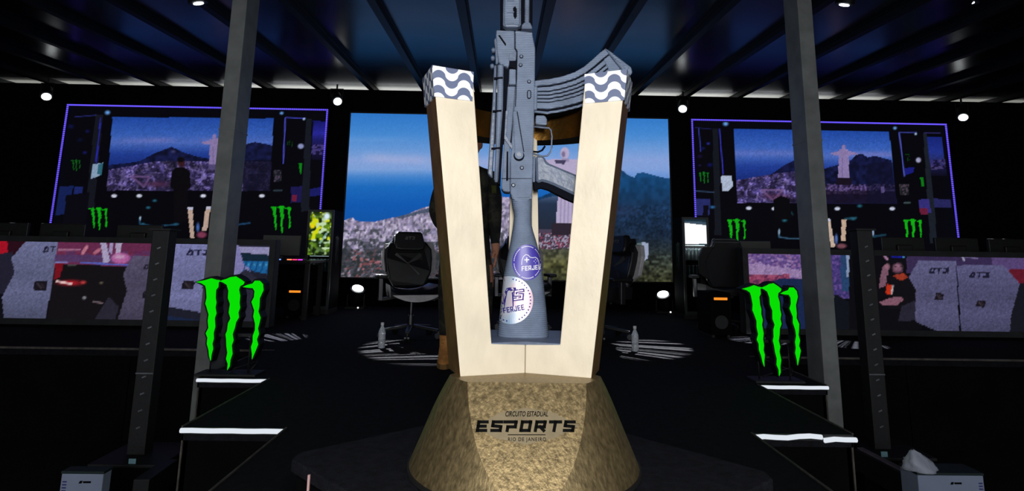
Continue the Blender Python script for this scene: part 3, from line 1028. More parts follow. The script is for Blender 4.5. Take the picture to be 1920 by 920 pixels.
def paint_fascia_right_(p):
    px, py = p.px, p.py
    m = (px < 1515) & (py < 530)
    p.cells(m, 4.5, 3.4, [(130, 100, 176), (108, 82, 150), (170, 140, 196), (92, 70, 140), (150, 110, 170)], 1, 41)
    p.poly([(1395, 492), (1460, 500), (1515, 508), (1515, 522), (1395, 516)], (190, 160, 206), .7)
    p.cells((px < 1480) & (py >= 514), 5, 4, [(150, 66, 100), (176, 84, 120), (110, 50, 92)], 1, 42)
    p.poly([(1440, 530), (1462, 522), (1515, 522), (1515, 640), (1395, 640), (1395, 545)], (28, 44, 88))
    p.poly([(1395, 545), (1430, 540), (1430, 640), (1395, 640)], (24, 28, 44))
    p.cells((px > 1515) & (px < 1592) & (py < 560), 4.5, 4, [(84, 66, 140), (110, 84, 160), (66, 56, 120)], 1, 43)
    p.poly([(1575, 470), (1600, 470), (1600, 545), (1578, 545)], (44, 76, 122))
    p.poly([(1586, 478), (1596, 478), (1598, 520), (1588, 520)], (150, 170, 210))
    p.poly([(1515, 600), (1540, 560), (1570, 552), (1592, 566), (1640, 640), (1515, 640)], (17, 20, 30))
    p.poly([(1592, 470), (1728, 470), (1728, 640), (1592, 640)], (12, 11, 17))
    p.line([(1630, 480), (1640, 526)], 4, (60, 90, 150), .8)
    p.line([(1659, 480), (1664, 486)], 4, (190, 140, 180))
    p.line([(1673, 480), (1680, 482), (1692, 480)], 4, (24, 30, 160))
    p.line([(1694, 480), (1696, 490)], 3, (80, 160, 220))
    # player in cap, hand raised
    p.poly([(1655, 500), (1664, 492), (1666, 512), (1660, 536), (1648, 540), (1650, 522)], (138, 96, 116))
    p.ell(1664, 500, 6, 8, (160, 110, 130), .5)
    p.ell(1683, 502, 12, 12, (156, 108, 132), .5)
    p.ell(1679, 500, 3, 2, (60, 36, 50), .6)
    p.ell(1690, 500, 3, 2, (60, 36, 50), .6)
    p.poly([(1668, 494), (1670, 484), (1696, 484), (1700, 496), (1690, 492)], (14, 13, 22))
    p.line([(1676, 508), (1692, 508)], 3, (120, 70, 96), .8)
    p.poly([(1662, 516), (1690, 514), (1712, 524), (1728, 556), (1716, 580), (1668, 578)], (17, 15, 20))
    p.poly([(1672, 516), (1694, 512), (1702, 520), (1690, 526)], (170, 60, 40))
    p.poly([(1663, 532), (1672, 534), (1672, 552), (1660, 550)], (214, 56, 28))
    p.line([(1674, 536), (1672, 550)], 3, (206, 200, 206))
    p.ell(1640, 545, 5, 6, (150, 26, 34), .5)
    p.poly([(1650, 566), (1668, 558), (1690, 556), (1694, 562), (1682, 572), (1656, 572)], (146, 98, 116))
    p.poly([(1690, 574), (1722, 560), (1724, 600), (1684, 602)], (42, 40, 56))
    p.poly([(1700, 470), (1930, 470), (1930, 512), (1700, 512)], (84, 64, 120), .7)
    p.line([(1792, 478), (1832, 484)], 3, (150, 140, 190), .7)
    p.line([(1804, 480), (1808, 488)], 3, (190, 190, 220))
    p.poly([(1860, 470), (1960, 470), (1960, 508), (1900, 512), (1860, 505)], (96, 76, 130))
    p.poly([(1890, 505), (1960, 505), (1960, 545), (1912, 545)], (110, 26, 44))
    p.poly([(1905, 530), (1960, 530), (1960, 640), (1890, 640)], (24, 24, 34))
    chair_back(p, [(1722, 488), (1792, 490), (1800, 640), (1716, 602), (1717, 542), (1704, 519)], (110, 108, 152), 4)
    chair_back(p, [(1794, 497), (1882, 497), (1912, 532), (1896, 590), (1892, 640), (1804, 640)], (104, 102, 146), 5)
    p.word('DT3', 1741, 501, 11, 11, 2, 3.2, (32, 30, 54))
    p.word('DT3', 1817, 509, 11, 11, 2, 3.2, (32, 30, 54))
    emblem(p, 1752, 549, 18, 14)
    emblem(p, 1829, 562, 20, 14)
    p.mottle(np.ones(px.shape, bool), 1.6, .14, 8)

def led_screen(name, x0, x1, z0, z1, Y, step, painter, label, rim=0.03, thick=0.09, rimmat=None):
    s = empty(name, ((x0 + x1) / 2, Y + thick / 2, z0))
    tag(s, label, 'screen')
    rm = rimmat or M['blackmetal']
    f = MB()
    f.box(x0 - rim, x1 + rim, Y + .012, Y + thick, z0 - rim, z1 + rim)
    f.box(x0 - rim, x0, Y - .008, Y + .02, z0 - rim, z1 + rim)
    f.box(x1, x1 + rim, Y - .008, Y + .02, z0 - rim, z1 + rim)
    f.box(x0, x1, Y - .008, Y + .02, z1, z1 + rim)
    f.box(x0, x1, Y - .008, Y + .02, z0 - rim, z0)
    f.build('frame', rm, s)
    picture('display', x0, x1, z0, z1, Y, step, painter, s)
    return s

led_screen('led_screen', -2.466, 2.682, 0.423, 3.015, SCR_Y, 0.0145, paint_centre, 'large centre screen showing bay, city and mountain view behind the trophy', rim=.02)
scr_l = led_screen('led_screen', -6.98, -2.85, 0.55, 3.03, SCR_Y, 0.0145, paint_left, 'large dark blue stage screen on the left, edged with violet lights')
scr_r = led_screen('led_screen', 3.08, 7.245, 0.55, 2.985, SCR_Y, 0.0145, paint_right, 'large dark blue stage screen on the right, edged with violet lights')
FY = 6.46
fl_r, fl_t = at_depth(506, 462, FY), at_depth(200, 455, FY)
led_screen('desk_front_screen', -6.2, fl_r[0], 0.085, fl_t[2], FY, 0.0125, paint_fascia_left, 'low wide screen along the left desk showing white gaming chairs', rim=.06, thick=.14, rimmat=M['rim'])
fr_l, fr_t = at_depth(1402, 477, FY), at_depth(1700, 480, FY)
led_screen('desk_front_screen', fr_l[0], 6.2, 0.085, fr_t[2], FY, 0.0125, paint_fascia_right, 'low wide screen along the right desk showing a seated player and chairs', rim=.06, thick=.14, rimmat=M['rim'])

# violet LED strips round the two side screens
def led_strip(scr, x0, x1, z1, z0a, z0b, label):
    Y = SCR_Y - .02
    path = [((x0, z0a), (x0, z1)), ((x0, z1), (x1, z1)), ((x1, z1), (x1, z0b))]
    ch, dots = MB(), MB()
    for (a, b) in path:
        L = math.hypot(b[0] - a[0], b[1] - a[1])
        ch.bar((a[0], Y + .012, a[1]), (b[0], Y + .012, b[1]), .03, .012, up=(0, 1, 0))
        n = int(L / .031)
        for i in range(n + 1):
            t = i / n
            xx, zz = a[0] + (b[0] - a[0]) * t, a[1] + (b[1] - a[1]) * t
            dots.box(xx - .0105, xx + .0105, Y - .012, Y + .004, zz - .0105, zz + .0105)
    s = ch.build('light_strip', M['blackmetal'], scr)
    s['label'] = label
    d = dots.build('diodes', M['purpleled'], s)
    d['kind'] = 'stuff'
led_strip(scr_l, -6.985, -2.845, 3.055, 0.75, 1.0, 'violet dotted light strip round the left stage screen')
led_strip(scr_r, 3.07, 7.25, 3.01, 0.75, 0.75, 'violet dotted light strip round the right stage screen')

# white light bars on the catwalk's front-facing edges
def light_bar(x0, x1, y, label, droop=None):
    s = empty('light_bar', ((x0 + x1) / 2, y, 0))
    tag(s, label, 'light strip', 'white light bars on the catwalk edges')
    for (a, b, za, zb) in (droop or [(x0, x1, -.012, -.012)]):
        n = max(2, int(abs(b - a) / .05))
        pts = [(a + (b - a) * i / n, y - .012, za + (zb - za) * i / n + .004 * math.sin(i * 1.7) * (1 if droop else .2)) for i in range(n + 1)]
        MB().tube(pts, .0115, 6).build('glowing_tube', M['whiteled'], s)
    MB().box(x0, x1, y - .006, y, -.03, .0).build('rail', M['blackmetal'], s)
light_bar(SX - 2.10, SX - 1.63, B1[1], 'white light bar under the left claw sign')
light_bar(SX + 1.63, SX + 2.10, B1[1], 'white light bar under the right claw sign')
light_bar(SX - 1.63, SX - 1.13, B2[1], 'white light bar on the lower left catwalk corner')
light_bar(SX + 1.13, SX + 1.63, B2[1], 'sagging white light bar on the lower right catwalk corner', [(SX + 1.13, SX + 1.47, -.016, -.008), (SX + 1.48, SX + 1.64, -.026, -.018)])

# ================================================================== PLINTH AND TROPHY
TX, TY, TZ = 0.063, 1.50, 0.361
pL, pR, pB = (at_height(*q, TZ - .004) for q in ((535, 853), (1462, 890), (975, 757)))
pF = pL + pR - pB
def chamfer(pts, d):
    out = []
    n = len(pts)
    for i in range(n):
        p, a, b = pts[i], pts[i - 1], pts[(i + 1) % n]
        ua, ub = (a - p) / np.linalg.norm(a - p), (b - p) / np.linalg.norm(b - p)
        out += [p + ua * d, p + ub * d]
    return out
oct_ = chamfer([pL, pF, pR, pB], .035)
plinth = empty('plinth', (float((pL + pR)[0] / 2), float((pL + pR)[1] / 2), 0))
tag(plinth, 'low black carpeted diamond plinth under the gold trophy', 'plinth')
top = [np.array([p[0], p[1], TZ - .004]) for p in oct_]
MB().prism(top, [p - np.array([0, 0, .03]) for p in top]).build('top_board', M['carpet2'], plinth, bevel=.004)
cen = sum(oct_) / len(oct_)
ins = [cen + (p - cen) * .97 for p in oct_]
MB().prism([np.array([p[0], p[1], TZ - .034]) for p in ins], [np.array([p[0], p[1], 0.0]) for p in ins]).build('side_skirt', M['skirt'], plinth)
ep = at_height(583, 884, TZ - .01)
MB().bar((ep[0], ep[1] - .012, .002), (ep[0], ep[1] - .012, TZ - .012), .005, .005).build('corner_line', M['palepink'], plinth)  # thin pale pink bar down one plinth corner

trophy = empty('trophy', (TX, TY, TZ))
tag(trophy, 'gold trophy with two pale arms holding an upright grey rifle sculpture', 'trophy')
BASE_H = float(at_depth(983, 717, TY - .128)[2]) - TZ
RB, RT, DT_ = .270, .184, .128
def base_ring(t):
    """angles and radii of one level: three flat facets joined by round corners, vertices on the creases"""
    rc = RB + (RT - RB) * t
    dp = RB + (DT_ - RB) * t
    al = math.acos(min(1.0, dp / rc))
    out = []
    for f in (-90, 30, 150):
        for k in range(18):
            th = al * (k / 9.0 - 1)
            out.append((R_(f) + th, dp / math.cos(th)))
        for k in range(34):
            out.append((R_(f) + al + (R_(120) - 2 * al) * k / 34.0, rc))
    return out
nl = 26
nb = len(base_ring(.5))
mb = MB()
vs = [(TX, TY, TZ)]
for i in range(nl + 1):
    t = i / nl
    for th, r in base_ring(t):
        vs.append((TX + r * math.cos(th), TY + r * math.sin(th), TZ + .008 + (BASE_H - .008) * t))
vs.append((TX, TY, TZ + BASE_H))
fs = []
for k in range(nb):
    k2 = (k + 1) % nb
    fs.append((0, 1 + k2, 1 + k))
    for i in range(nl):
        a = 1 + i * nb
        fs.append((a + k, a + k2, a + nb + k2, a + nb + k))
    a = 1 + nl * nb
    fs.append((a + k, a + k2, len(vs) - 1))
mb.add(vs, fs)
mb.build('base', M['base'], trophy, smooth=True, autosmooth=7)
MB().lathe([(RB + .004, 0), (RB + .004, .009)], 96, (TX, TY, TZ)).build('foot_rim', M['ringdark'], trophy)

# lettering on the front facet
fm = (RB - DT_) / (BASE_H - .008)
fn = np.array([0, 1.0, -fm])
fn /= np.linalg.norm(fn)
def facet(px, py, lift):
    p0 = np.array([TX, TY - RB, TZ + .008]) - fn * lift
    return at_plane(px, py, p0, fn)
lab = MB().prism([facet(x, y, .0008) for x, y in [(888, 800), (940, 772), (985, 764), (1035, 772), (1086, 797), (1040, 821), (985, 833), (930, 821)]],
                 [facet(x, y, -.001) for x, y in [(888, 800), (940, 772), (985, 764), (1035, 772), (1086, 797), (1040, 821), (985, 833), (930, 821)]]).build('label', M['plate'], trophy)
mb = MB()
for q in letter_quads('ESPORTS', 891.5, 787.5, 21.5, 22, 5.7, 6.0, .18):
    mb.add([facet(x, y, .0016) for x, y in q], [(0, 1, 2, 3)])
mb.build('main_lettering', M['ink'], lab)
mb = MB()
v, f = font_tris('CIRCUITO ESTADUAL', 13.5, shear=.25, bold=.28, sx=.62)
w = max(a for a, b in v) - min(a for a, b in v)
mb.add([facet(987 + a * 80 / w, 776 - b * 1.0, .0016) for a, b in v], f)
v, f = font_tris('RIO DE JANEIRO', 10, bold=.12, spacing=1.25)
w = max(a for a, b in v) - min(a for a, b in v)
mb.add([facet(988 + a * 71 / w, 823.5 - b, .0016) for a, b in v], f)
mb.add([facet(x, y, .0016) for x, y in ((952, 813.8), (1023, 813.8), (1023, 815.4), (952, 815.4))], [(0, 1, 2, 3)])
mb.build('small_lettering', M['ink'], lab)

# the two front arms: flat bars folded towards a crease on the centre line
KA, TA = 0.33, 0.115
nA = np.array([KA, 1.0, 0]) / math.hypot(KA, 1)
xc = lambda y: 991.5 - .0112 * (y - 133)
def arm_pt(hw, y, lift=0.0):
    return at_plane(xc(y) + hw, y, np.array([TX, TY - .02, 0]) - nA * lift, nA)
def mirror(p):
    return np.array([2 * TX - p[0], p[1], p[2]])
ARM = [(183, 131.5), (106, 140.5), (64, 646), (0, 646), (0, 704), (123.5, 712)]
CAPP = [(184.5, 129.5), (104.5, 139), (106.5, 193.5), (179.5, 187.5)]
for side in (1, -1):
    mp = (lambda p: p) if side == 1 else mirror
    fr = [arm_pt(*q) for q in ARM]
    fr[3][0] = fr[4][0] = TX
    bk = [p + (np.array([0, TA, 0]) if abs(p[0] - TX) < 1e-6 else nA * np.array([1, 1, 0]) * TA) for p in fr]
    mb = MB()
    mb.prism([mp(p) for p in fr], [mp(p) for p in bk])
    mb.m = [0] + [1] * (len(mb.f) - 1)
    mb.m[1 + 1 + 2] = 0
    arm = mb.build('arm', [M['arm'], M['armshade']], trophy, bevel=.0025, seg=2)
    fr = [arm_pt(*q, .004) for q in CAPP]
    bk = [p + nA * (TA + .008) for p in fr]
    mb = MB().prism([mp(p) for p in fr], [mp(p) for p in bk])
    cap = mb.build('cap', M['wave'], arm)
    uvl = cap.data.uv_layers.new(name='UVMap')
    for lp in cap.data.loops:
        vi = lp.vertex_index
        co = mb.v[vi]
        u = side * (co[0] - TX) / .0615 + (TA / .0615 if vi >= 4 else 0) + (.32 if side == 1 else .1)
        uvl.data[lp.index].uv = (u, co[2] / .0385 + .1)

# rear arm and the half ring that ties the arms together behind the rifle
zb = TZ + BASE_H
mb = MB()
mb.prism([(TX - .045, TY + .10, zb - .002), (TX + .045, TY + .10, zb - .002), (TX + .036, TY + .24, 1.36), (TX - .036, TY + .24, 1.36)],
         [(TX - .045, TY + .16, zb - .002), (TX + .045, TY + .16, zb - .002), (TX + .036, TY + .30, 1.36), (TX - .036, TY + .30, 1.36)])
mb.build('rear_arm', M['arm'], trophy, bevel=.002)
ri, ro, ryc, rz0, rz1 = .112, .20, TY + .10, 1.184, 1.262
mb = MB()
nr = 48
vs, fs = [], []
for i in range(nr + 1):
    a = math.pi * i / nr
    for (r, z) in ((ri, rz0), (ri, rz1), (ro, rz1), (ro, rz0)):
        vs.append((TX + (r + .045) * math.cos(a), ryc + r * math.sin(a), z))
mb.m_ = []
for i in range(nr):
    for k in range(4):
        fs.append((i * 4 + k, i * 4 + (k + 1) % 4, i * 4 + 4 + (k + 1) % 4, i * 4 + 4 + k))
mb.add(vs, fs)
mb.add([vs[0], vs[1], vs[2], vs[3]], [(0, 1, 2, 3)])
mb.add(vs[-4:], [(0, 1, 2, 3)])
mb.m = [1 if (i % 4) == 3 else 0 for i in range(nr * 4)] + [0, 0]
mb.build('ring', [M['ring'], M['ringdark']], trophy, smooth=True, autosmooth=30)
uz = float(arm_pt(0, 645)[2])
cr = [(TX - .0855, TY - .0185 - KA * .0855), (TX, TY - .0185), (TX + .0855, TY - .0185 - KA * .0855), (TX + .125, TY + .19), (TX - .125, TY + .19)]
MB().prism([(a, b, uz + .006) for a, b in cr], [(a, b, uz - .004) for a, b in cr]).build('cradle_plate', M['gunmid'], trophy, bevel=.001)

# ------------------------------------------------------------------ rifle sculpture (stands upright in the cradle)
GF, GB = 1.548, 1.612
def gpart(name, poly, yf, yb, mat, parent, bevel=.0022):
    fr = [at_depth(x, y, GF) for x, y in poly]
    fr = [np.array([p[0], yf, p[2]]) for p in fr]
    bk = [np.array([p[0], yb, p[2]]) for p in fr]
    return MB().prism(fr, bk).build(name, mat, parent, bevel=bevel, seg=1)
def gxz(x, y):
    p = at_depth(x, y, GF)
    return p[0], p[2]
PXM = GF / FPX * .985           # metres for one photo pixel at the rifle
rifle = gpart('rifle', [(966, 57), (998, 60), (999, 68), (1003.5, 90), (1002.5, 180), (1000.5, 260), (998.5, 340), (998, 362), (993, 371), (962, 372), (957, 362), (957, 300), (963, 210), (968, 150), (969.5, 96), (966, 90)], GF, GB, M['gun'], trophy)
rifle['label'] = 'grey blue printed rifle sculpture standing butt down'
gpart('bolt_carrier', [(955, 128), (967.5, 128), (967.5, 158), (954, 158)], GF + .004, GB, M['gun'], rifle)
gpart('side_plate', [(952, 161), (966.5, 161), (964, 194), (961, 230), (957, 266), (956.5, 300), (956.5, 360), (945, 359), (940, 352), (943, 290), (945.5, 262), (949.5, 205)], GF + .003, GB, M['gun'], rifle)
gpart('guide_rail', [(948, 208), (953, 206), (949.5, 255), (962, 274), (960, 281), (945, 260)], GF - .003, GF + .01, M['gunmid'], rifle, .001)
gpart('cover_gap_shade', [(943, 118), (956, 116), (952, 165), (947, 215), (943, 270), (938, 345), (931, 340), (936, 262), (941, 200)], GF + .022, GB - .004, M['gundark'], rifle, 0)  # black bar painting the shade between cover and side plate
gpart('dust_cover', [(933, 118), (944, 118), (943, 200), (938, 262), (934, 335), (932, 343), (926, 338), (929, 262), (932, 180)], GF + .008, GB, M['gun'], rifle, .004)
gpart('dust_cover_edge', [(926.5, 118), (931, 118), (930, 180), (927, 262), (923, 333), (914, 324), (917, 275), (923, 190)], GF + .016, GB - .006, M['gunmid'], rifle, .003)
for yy in (144, 206, 276):
    sl = (yy - 118) / 220 * 9
    gpart('cover_rib', [(927 - sl * .9, yy), (944 - sl, yy - 1), (944 - sl, yy + 2), (927 - sl * .9, yy + 3)], GF + .004, GF + .02, M['gundark'], rifle, 0)
gpart('sight_block', [(931, 55), (965, 57), (965, 90), (969, 95.5), (967.5, 116), (956, 116), (953, 126), (935, 117), (932, 95), (930, 65)], GF + .003, GB, M['gun'], rifle)
gpart('sight_slot_shade', [(934, 66), (937, 65), (949, 82), (948, 86)], GF + .0015, GF + .004, M['gundark'], rifle, 0)
gpart('sight_leaf', [(926, 71), (931, 66), (934.5, 70), (934.5, 116), (929.5, 118), (928, 85)], GF + .012, GB - .012, M['gunmid'], rifle)
for yy in (90, 105, 120):
    x0, z0 = gxz(925 - (yy - 90) * .08, yy)
    MB().tube([(x0, GF + .012, z0), (x0, GF + .04, z0)], .0055, 8).build('sight_knob', M['gunmid'], rifle, smooth=True)
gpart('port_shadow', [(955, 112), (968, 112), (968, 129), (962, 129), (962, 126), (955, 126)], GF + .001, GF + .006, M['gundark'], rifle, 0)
gpart('locking_lug', [(955.5, 100), (968, 97), (967, 114), (954, 114)], GF - .001, GF + .006, M['gunmid'], rifle, .001)
# handguard, gas tube, barrel (run up out of the picture)
gpart('handguard_shade', [(937, -150), (1001, -150), (999.5, 44), (976, 51), (938, 47)], GF + .03, GB + .004, M['gundark'], rifle, .004)  # black backing that paints the shade round handguard and gas tube
hg = gpart('handguard', [(944, -150), (977, -150), (977, 44), (974, 49), (946, 49), (943, 44), (944, -20)], GF + .004, GB + .006, M['gun'], rifle, .006)
gpart('handguard_slot_shade', [(962, 14), (966, 11), (969, 16), (969, 30), (966, 35), (963, 30)], GF + .0025, GF + .008, M['gundark'], rifle, 0)
for k in range(9):
    yy = 42 - k * 21
    gpart('handguard_rib', [(950, yy), (964, yy), (964, yy + 2.2), (950, yy + 2.2)], GF + .0015, GF + .006, M['gunmid'], rifle, 0)
x0, z0 = gxz(988.5, 46)
x1, z1 = gxz(990, -160)
MB().tube([(x0, GF + .02, z0), (x1, GF + .02, z1)], .0068, 12).build('gas_tube', M['gun'], rifle, smooth=True)
gpart('tube_collar', [(977.5, 53), (978.5, 46), (983, 41), (994, 41), (997, 47), (998.5, 53)], GF + .002, GB - .01, M['gunmid'], rifle)
gpart('front_block', [(936, -172), (996, -172), (998, -150), (938, -150)], GF + .003, GB, M['gunmid'], rifle)
x0, z0 = gxz(964, -170)
x1, z1 = gxz(967, -470)
MB().tube([(x0, 1.58, z0), (x1, 1.58, z1)], [.0135, .012], 14).build('barrel', M['gun'], rifle, smooth=True)
gpart('front_sight', [(952, -400), (978, -400), (976, -372), (972, -345), (958, -345), (930, -378), (930, -390)], GF + .02, GB - .02, M['gunmid'], rifle)
x2, z2 = gxz(968, -505)
MB().tube([(x1, 1.58, z1), (x2, 1.58, z2)], [.0165, .0165], 14).build('muzzle', M['gunmid'], rifle, smooth=True)

# curved ribbed magazine
TOPE = [(1003, 150), (1030, 147), (1055, 142), (1078, 134), (1096, 123.5), (1113, 109), (1126, 97), (1135, 90.5)]
BOTE = [(1002.5, 209), (1027, 211.5), (1055, 207), (1085, 199.5), (1112, 190), (1138, 176), (1160, 160), (1178, 144)]
def strip(f0, f1, yf, yb, s0=0, s1=7):
    up = [(np.array(TOPE[i]) * (1 - f0) + np.array(BOTE[i]) * f0) for i in range(s0, s1 + 1)]
    dn = [(np.array(TOPE[i]) * (1 - f1) + np.array(BOTE[i]) * f1) for i in range(s0, s1 + 1)]
    return [tuple(p) for p in up] + [tuple(p) for p in dn[::-1]], yf, yb
def curve_prism(name, f0, f1, yf, yb, mat, parent, s0=0, s1=7, bevel=.0015):
    poly, _, _ = strip(f0, f1, yf, yb, s0, s1)
    fr = [at_depth(x, y, GF) for x, y in poly]
    fr = [np.array([p[0], yf, p[2]]) for p in fr]
    bk = [np.array([p[0], yb, p[2]]) for p in fr]
    n = len(fr)
    mb = MB()
    h = n // 2
    vs = fr + bk
    fs = []
    for i in range(h - 1):
        j = n - 1 - i
        fs.append((i, i + 1, j - 1, j))
        fs.append((n + i, n + j, n + j - 1, n + i + 1))
    for i in range(n):
        j = (i + 1) % n
        fs.append((i, i + n, j + n, j))
    return mb.add(vs, fs).build(name, mat, parent, bevel=bevel, seg=1)
mag = curve_prism('magazine', 0, 1, GF + .016, GB - .002, M['gundark'], rifle, bevel=0)
for f0, f1, pr in ((0.0, .17, .004), (.215, .33, .008), (.365, .44, .008), (.475, .55, .008), (.585, .66, .008), (.69, .87, .006), (.93, 1.0, .012)):
    curve_prism('magazine_rib', f0, f1, GF + pr, GF + .02, M['gun'], mag, 0, 6 if .2 < f0 < .68 else 7)
def lerp2(a, b, t):
    return (a[0] + (b[0] - a[0]) * t, a[1] + (b[1] - a[1]) * t)
curve_prism('magazine_end_panel', .2, .68, GF + .009, GF + .02, M['gun'], mag, 6, 7)
e0, e1 = TOPE[7], BOTE[7]
gpart('floor_plate', [lerp2(e0, e1, -.02), lerp2(e0, e1, 1.02), (1186, 136), (1184, 126), (1145, 96)], GF, GB + .002, M['gunmid'], mag)
gpart('floor_plate_ridge', [(1150, 102), (1166, 115), (1163, 119), (1147, 106)], GF - .003, GF + .004, M['gun'], mag, .001)
gpart('floor_plate_ridge', [(1172, 121), (1179, 127), (1175, 132), (1168, 126)], GF - .003, GF + .004, M['gun'], mag, .001)
gpart('magazine_collar', [(1001, 161), (1008, 161), (1007, 206), (1000, 206)], GF + .002, GB, M['gun'], rifle)
gpart('magazine_catch', [(1005, 215), (1022, 215.5), (1026, 222), (1026, 233), (1004, 231)], GF + .006, GB - .008, M['gun'], rifle)
def gwire(name, pts, r, mat):
    P = [(gxz(*q)[0], GF + .03, gxz(*q)[1]) for q in pts]
    return MB().tube(P, r, 8).build(name, mat, rifle, smooth=True)
gwire('trigger_guard', [(1003, 233), (1020, 235), (1031, 235.5), (1035.5, 240), (1036.5, 252), (1036, 272), (1034, 282), (1028, 288.5), (1018, 289.5), (999, 284)], .0024, M['gunmid'])
gwire('trigger', [(1000, 280.5), (1010, 281.5), (1018, 278), (1023.5, 270)], .0028, M['gundark'])
gpart('pistol_grip', [(1004.5, 291), (1020, 291), (1026.5, 304), (1060, 318), (1084, 328), (1112, 340), (1104, 378), (1080, 366), (1040, 347), (1027, 342), (1017, 339.5), (1006, 343)], GF + .004, GB - .004, M['gunmid'], rifle, .006)
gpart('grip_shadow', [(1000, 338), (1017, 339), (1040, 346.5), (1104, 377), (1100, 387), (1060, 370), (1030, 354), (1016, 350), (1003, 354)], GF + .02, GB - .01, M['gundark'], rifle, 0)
gpart('grip_cap', [(1000, 292), (1004, 292), (1003.5, 341), (999, 341)], GF + .001, GB - .004, M['gun'], rifle)
lv = gpart('selector_lever', [(961.5, 211), (966, 207), (969, 212), (981, 285), (978, 296), (968, 296), (965.5, 288)], GF - .006, GF + .002, M['gun'], rifle, .0012)
def disc(name, x, y, r, mat, yo=-.004, rx=1.0, parent=None):
    cx_, cz_ = gxz(x, y)
    n = 16
    f = [(cx_ + r * rx * math.cos(2 * math.pi * k / n), GF + yo, cz_ + r * math.sin(2 * math.pi * k / n)) for k in range(n)]
    b = [(a[0], GF + .003, a[2]) for a in f]
    return MB().prism(f, b).build(name, mat, parent or rifle)
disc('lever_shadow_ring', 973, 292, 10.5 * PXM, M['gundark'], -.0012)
disc('lever_hub', 973, 291, 8.2 * PXM, M['gun'], -.0075)
disc('lever_pin', 973, 290.5, 4.6 * PXM, M['gunmid'], -.010)
for x, y in ((977.5, 106), (976, 122), (992, 153), (978.5, 314.5), (962.5, 347)):
    d = disc('rivet_recess', x, y, 4.0 * PXM, M['gundark'], -.0008)
    disc('rivet', x, y, 2.5 * PXM, M['gunmid'], -.003)
gpart('magazine_dimple_rim', [(988, 172), (990, 169), (994, 169), (996, 172), (996, 182), (994, 185.5), (990, 185.5), (988, 182)], GF - .001, GF + .002, M['gundark'], rifle, 0)
gpart('magazine_dimple', [(989.6, 172.5), (991, 170.8), (993, 170.8), (994.4, 172.5), (994.4, 182), (993, 183.8), (991, 183.8), (989.6, 182)], GF - .0025, GF + .002, M['gun'], rifle, 0)
gpart('cover_slot', [(950, 284), (953, 283), (953, 338), (949, 339)], GF + .0018, GF + .004, M['gundark'], rifle, 0)
gpart('receiver_seam', [(965.3, 57), (966.3, 57), (966.5, 90), (970, 96), (969.3, 150), (967.2, 200), (965.8, 200), (968, 150), (968.7, 97), (965.3, 91)], GF - .0006, GF + .002, M['gundark'], rifle, 0)
gpart('receiver_seam', [(940, 334), (997, 334), (997, 335), (940, 335)], GF - .0006, GF + .002, M['gundark'], rifle, 0)
gpart('front_ledge', [(966, 60), (998, 62), (998, 64.5), (966, 63)], GF - .003, GF + .002, M['gun'], rifle, .0008)
gpart('lever_edge', [(981.5, 285), (983, 285), (970.5, 209), (969, 209)], GF - .0006, GF + .002, M['gundark'], rifle, 0)

# stock: rounded bar widening to the butt
SY = [366, 385, 400, 425, 455, 490, 520, 580, 638]
SL = [958, 961, 964.5, 962, 957, 950, 944, 938, 932]
SR = [998.5, 998.5, 998, 998.5, 1008, 1016, 1020, 1026, 1031]
STC, STT = 1.583, .046
def stock_pt(px, py, lift=0.0):
    l, r = np.interp(py, SY, SL), np.interp(py, SY, SR)
    u = np.clip((px - (l + r) / 2) / ((r - l) / 2), -1, 1)
    T = STT * np.interp(py, [366, 400, 638], [.72, .72, 1.0])
    y = STC - T * (1 - abs(u) ** 2.6) ** (1 / 2.6) - lift
    p = at_depth(px, py, GF)
    return np.array([p[0], y, p[2]])
mb = MB()
vs, fs = [], []
nu = 24
rows = list(np.linspace(366, 638, 30))
for py in rows:
    l, r = np.interp(py, SY, SL), np.interp(py, SY, SR)
    for k in range(nu + 1):
        a = math.pi * k / nu
        px = (l + r) / 2 - (r - l) / 2 * math.cos(a)
        vs.append(stock_pt(px, py))
    for k in range(1, nu):
        p = vs[-1 - 2 * (k - 1) - 1] if False else vs[len(vs) - 1 - (k - 1) - k]
        vs.append(np.array([p[0], 2 * STC - p[1], p[2]]))
w_ = 2 * nu
for i in range(len(rows) - 1):
    for k in range(w_):
        k2 = (k + 1) % w_
        fs.append((i * w_ + k, i * w_ + k2, (i + 1) * w_ + k2, (i + 1) * w_ + k))
fs.append(tuple(range(w_)))
fs.append(tuple((len(rows) - 1) * w_ + k for k in range(w_)))
mb.add(vs, fs).build('stock', M['gun'], rifle, smooth=True, autosmooth=50)
gpart('stock_tang', [(958, 364), (998.5, 364), (998, 372), (990, 376), (966, 376), (960, 372)], GF + .001, GB - .001, M['gun'], rifle)

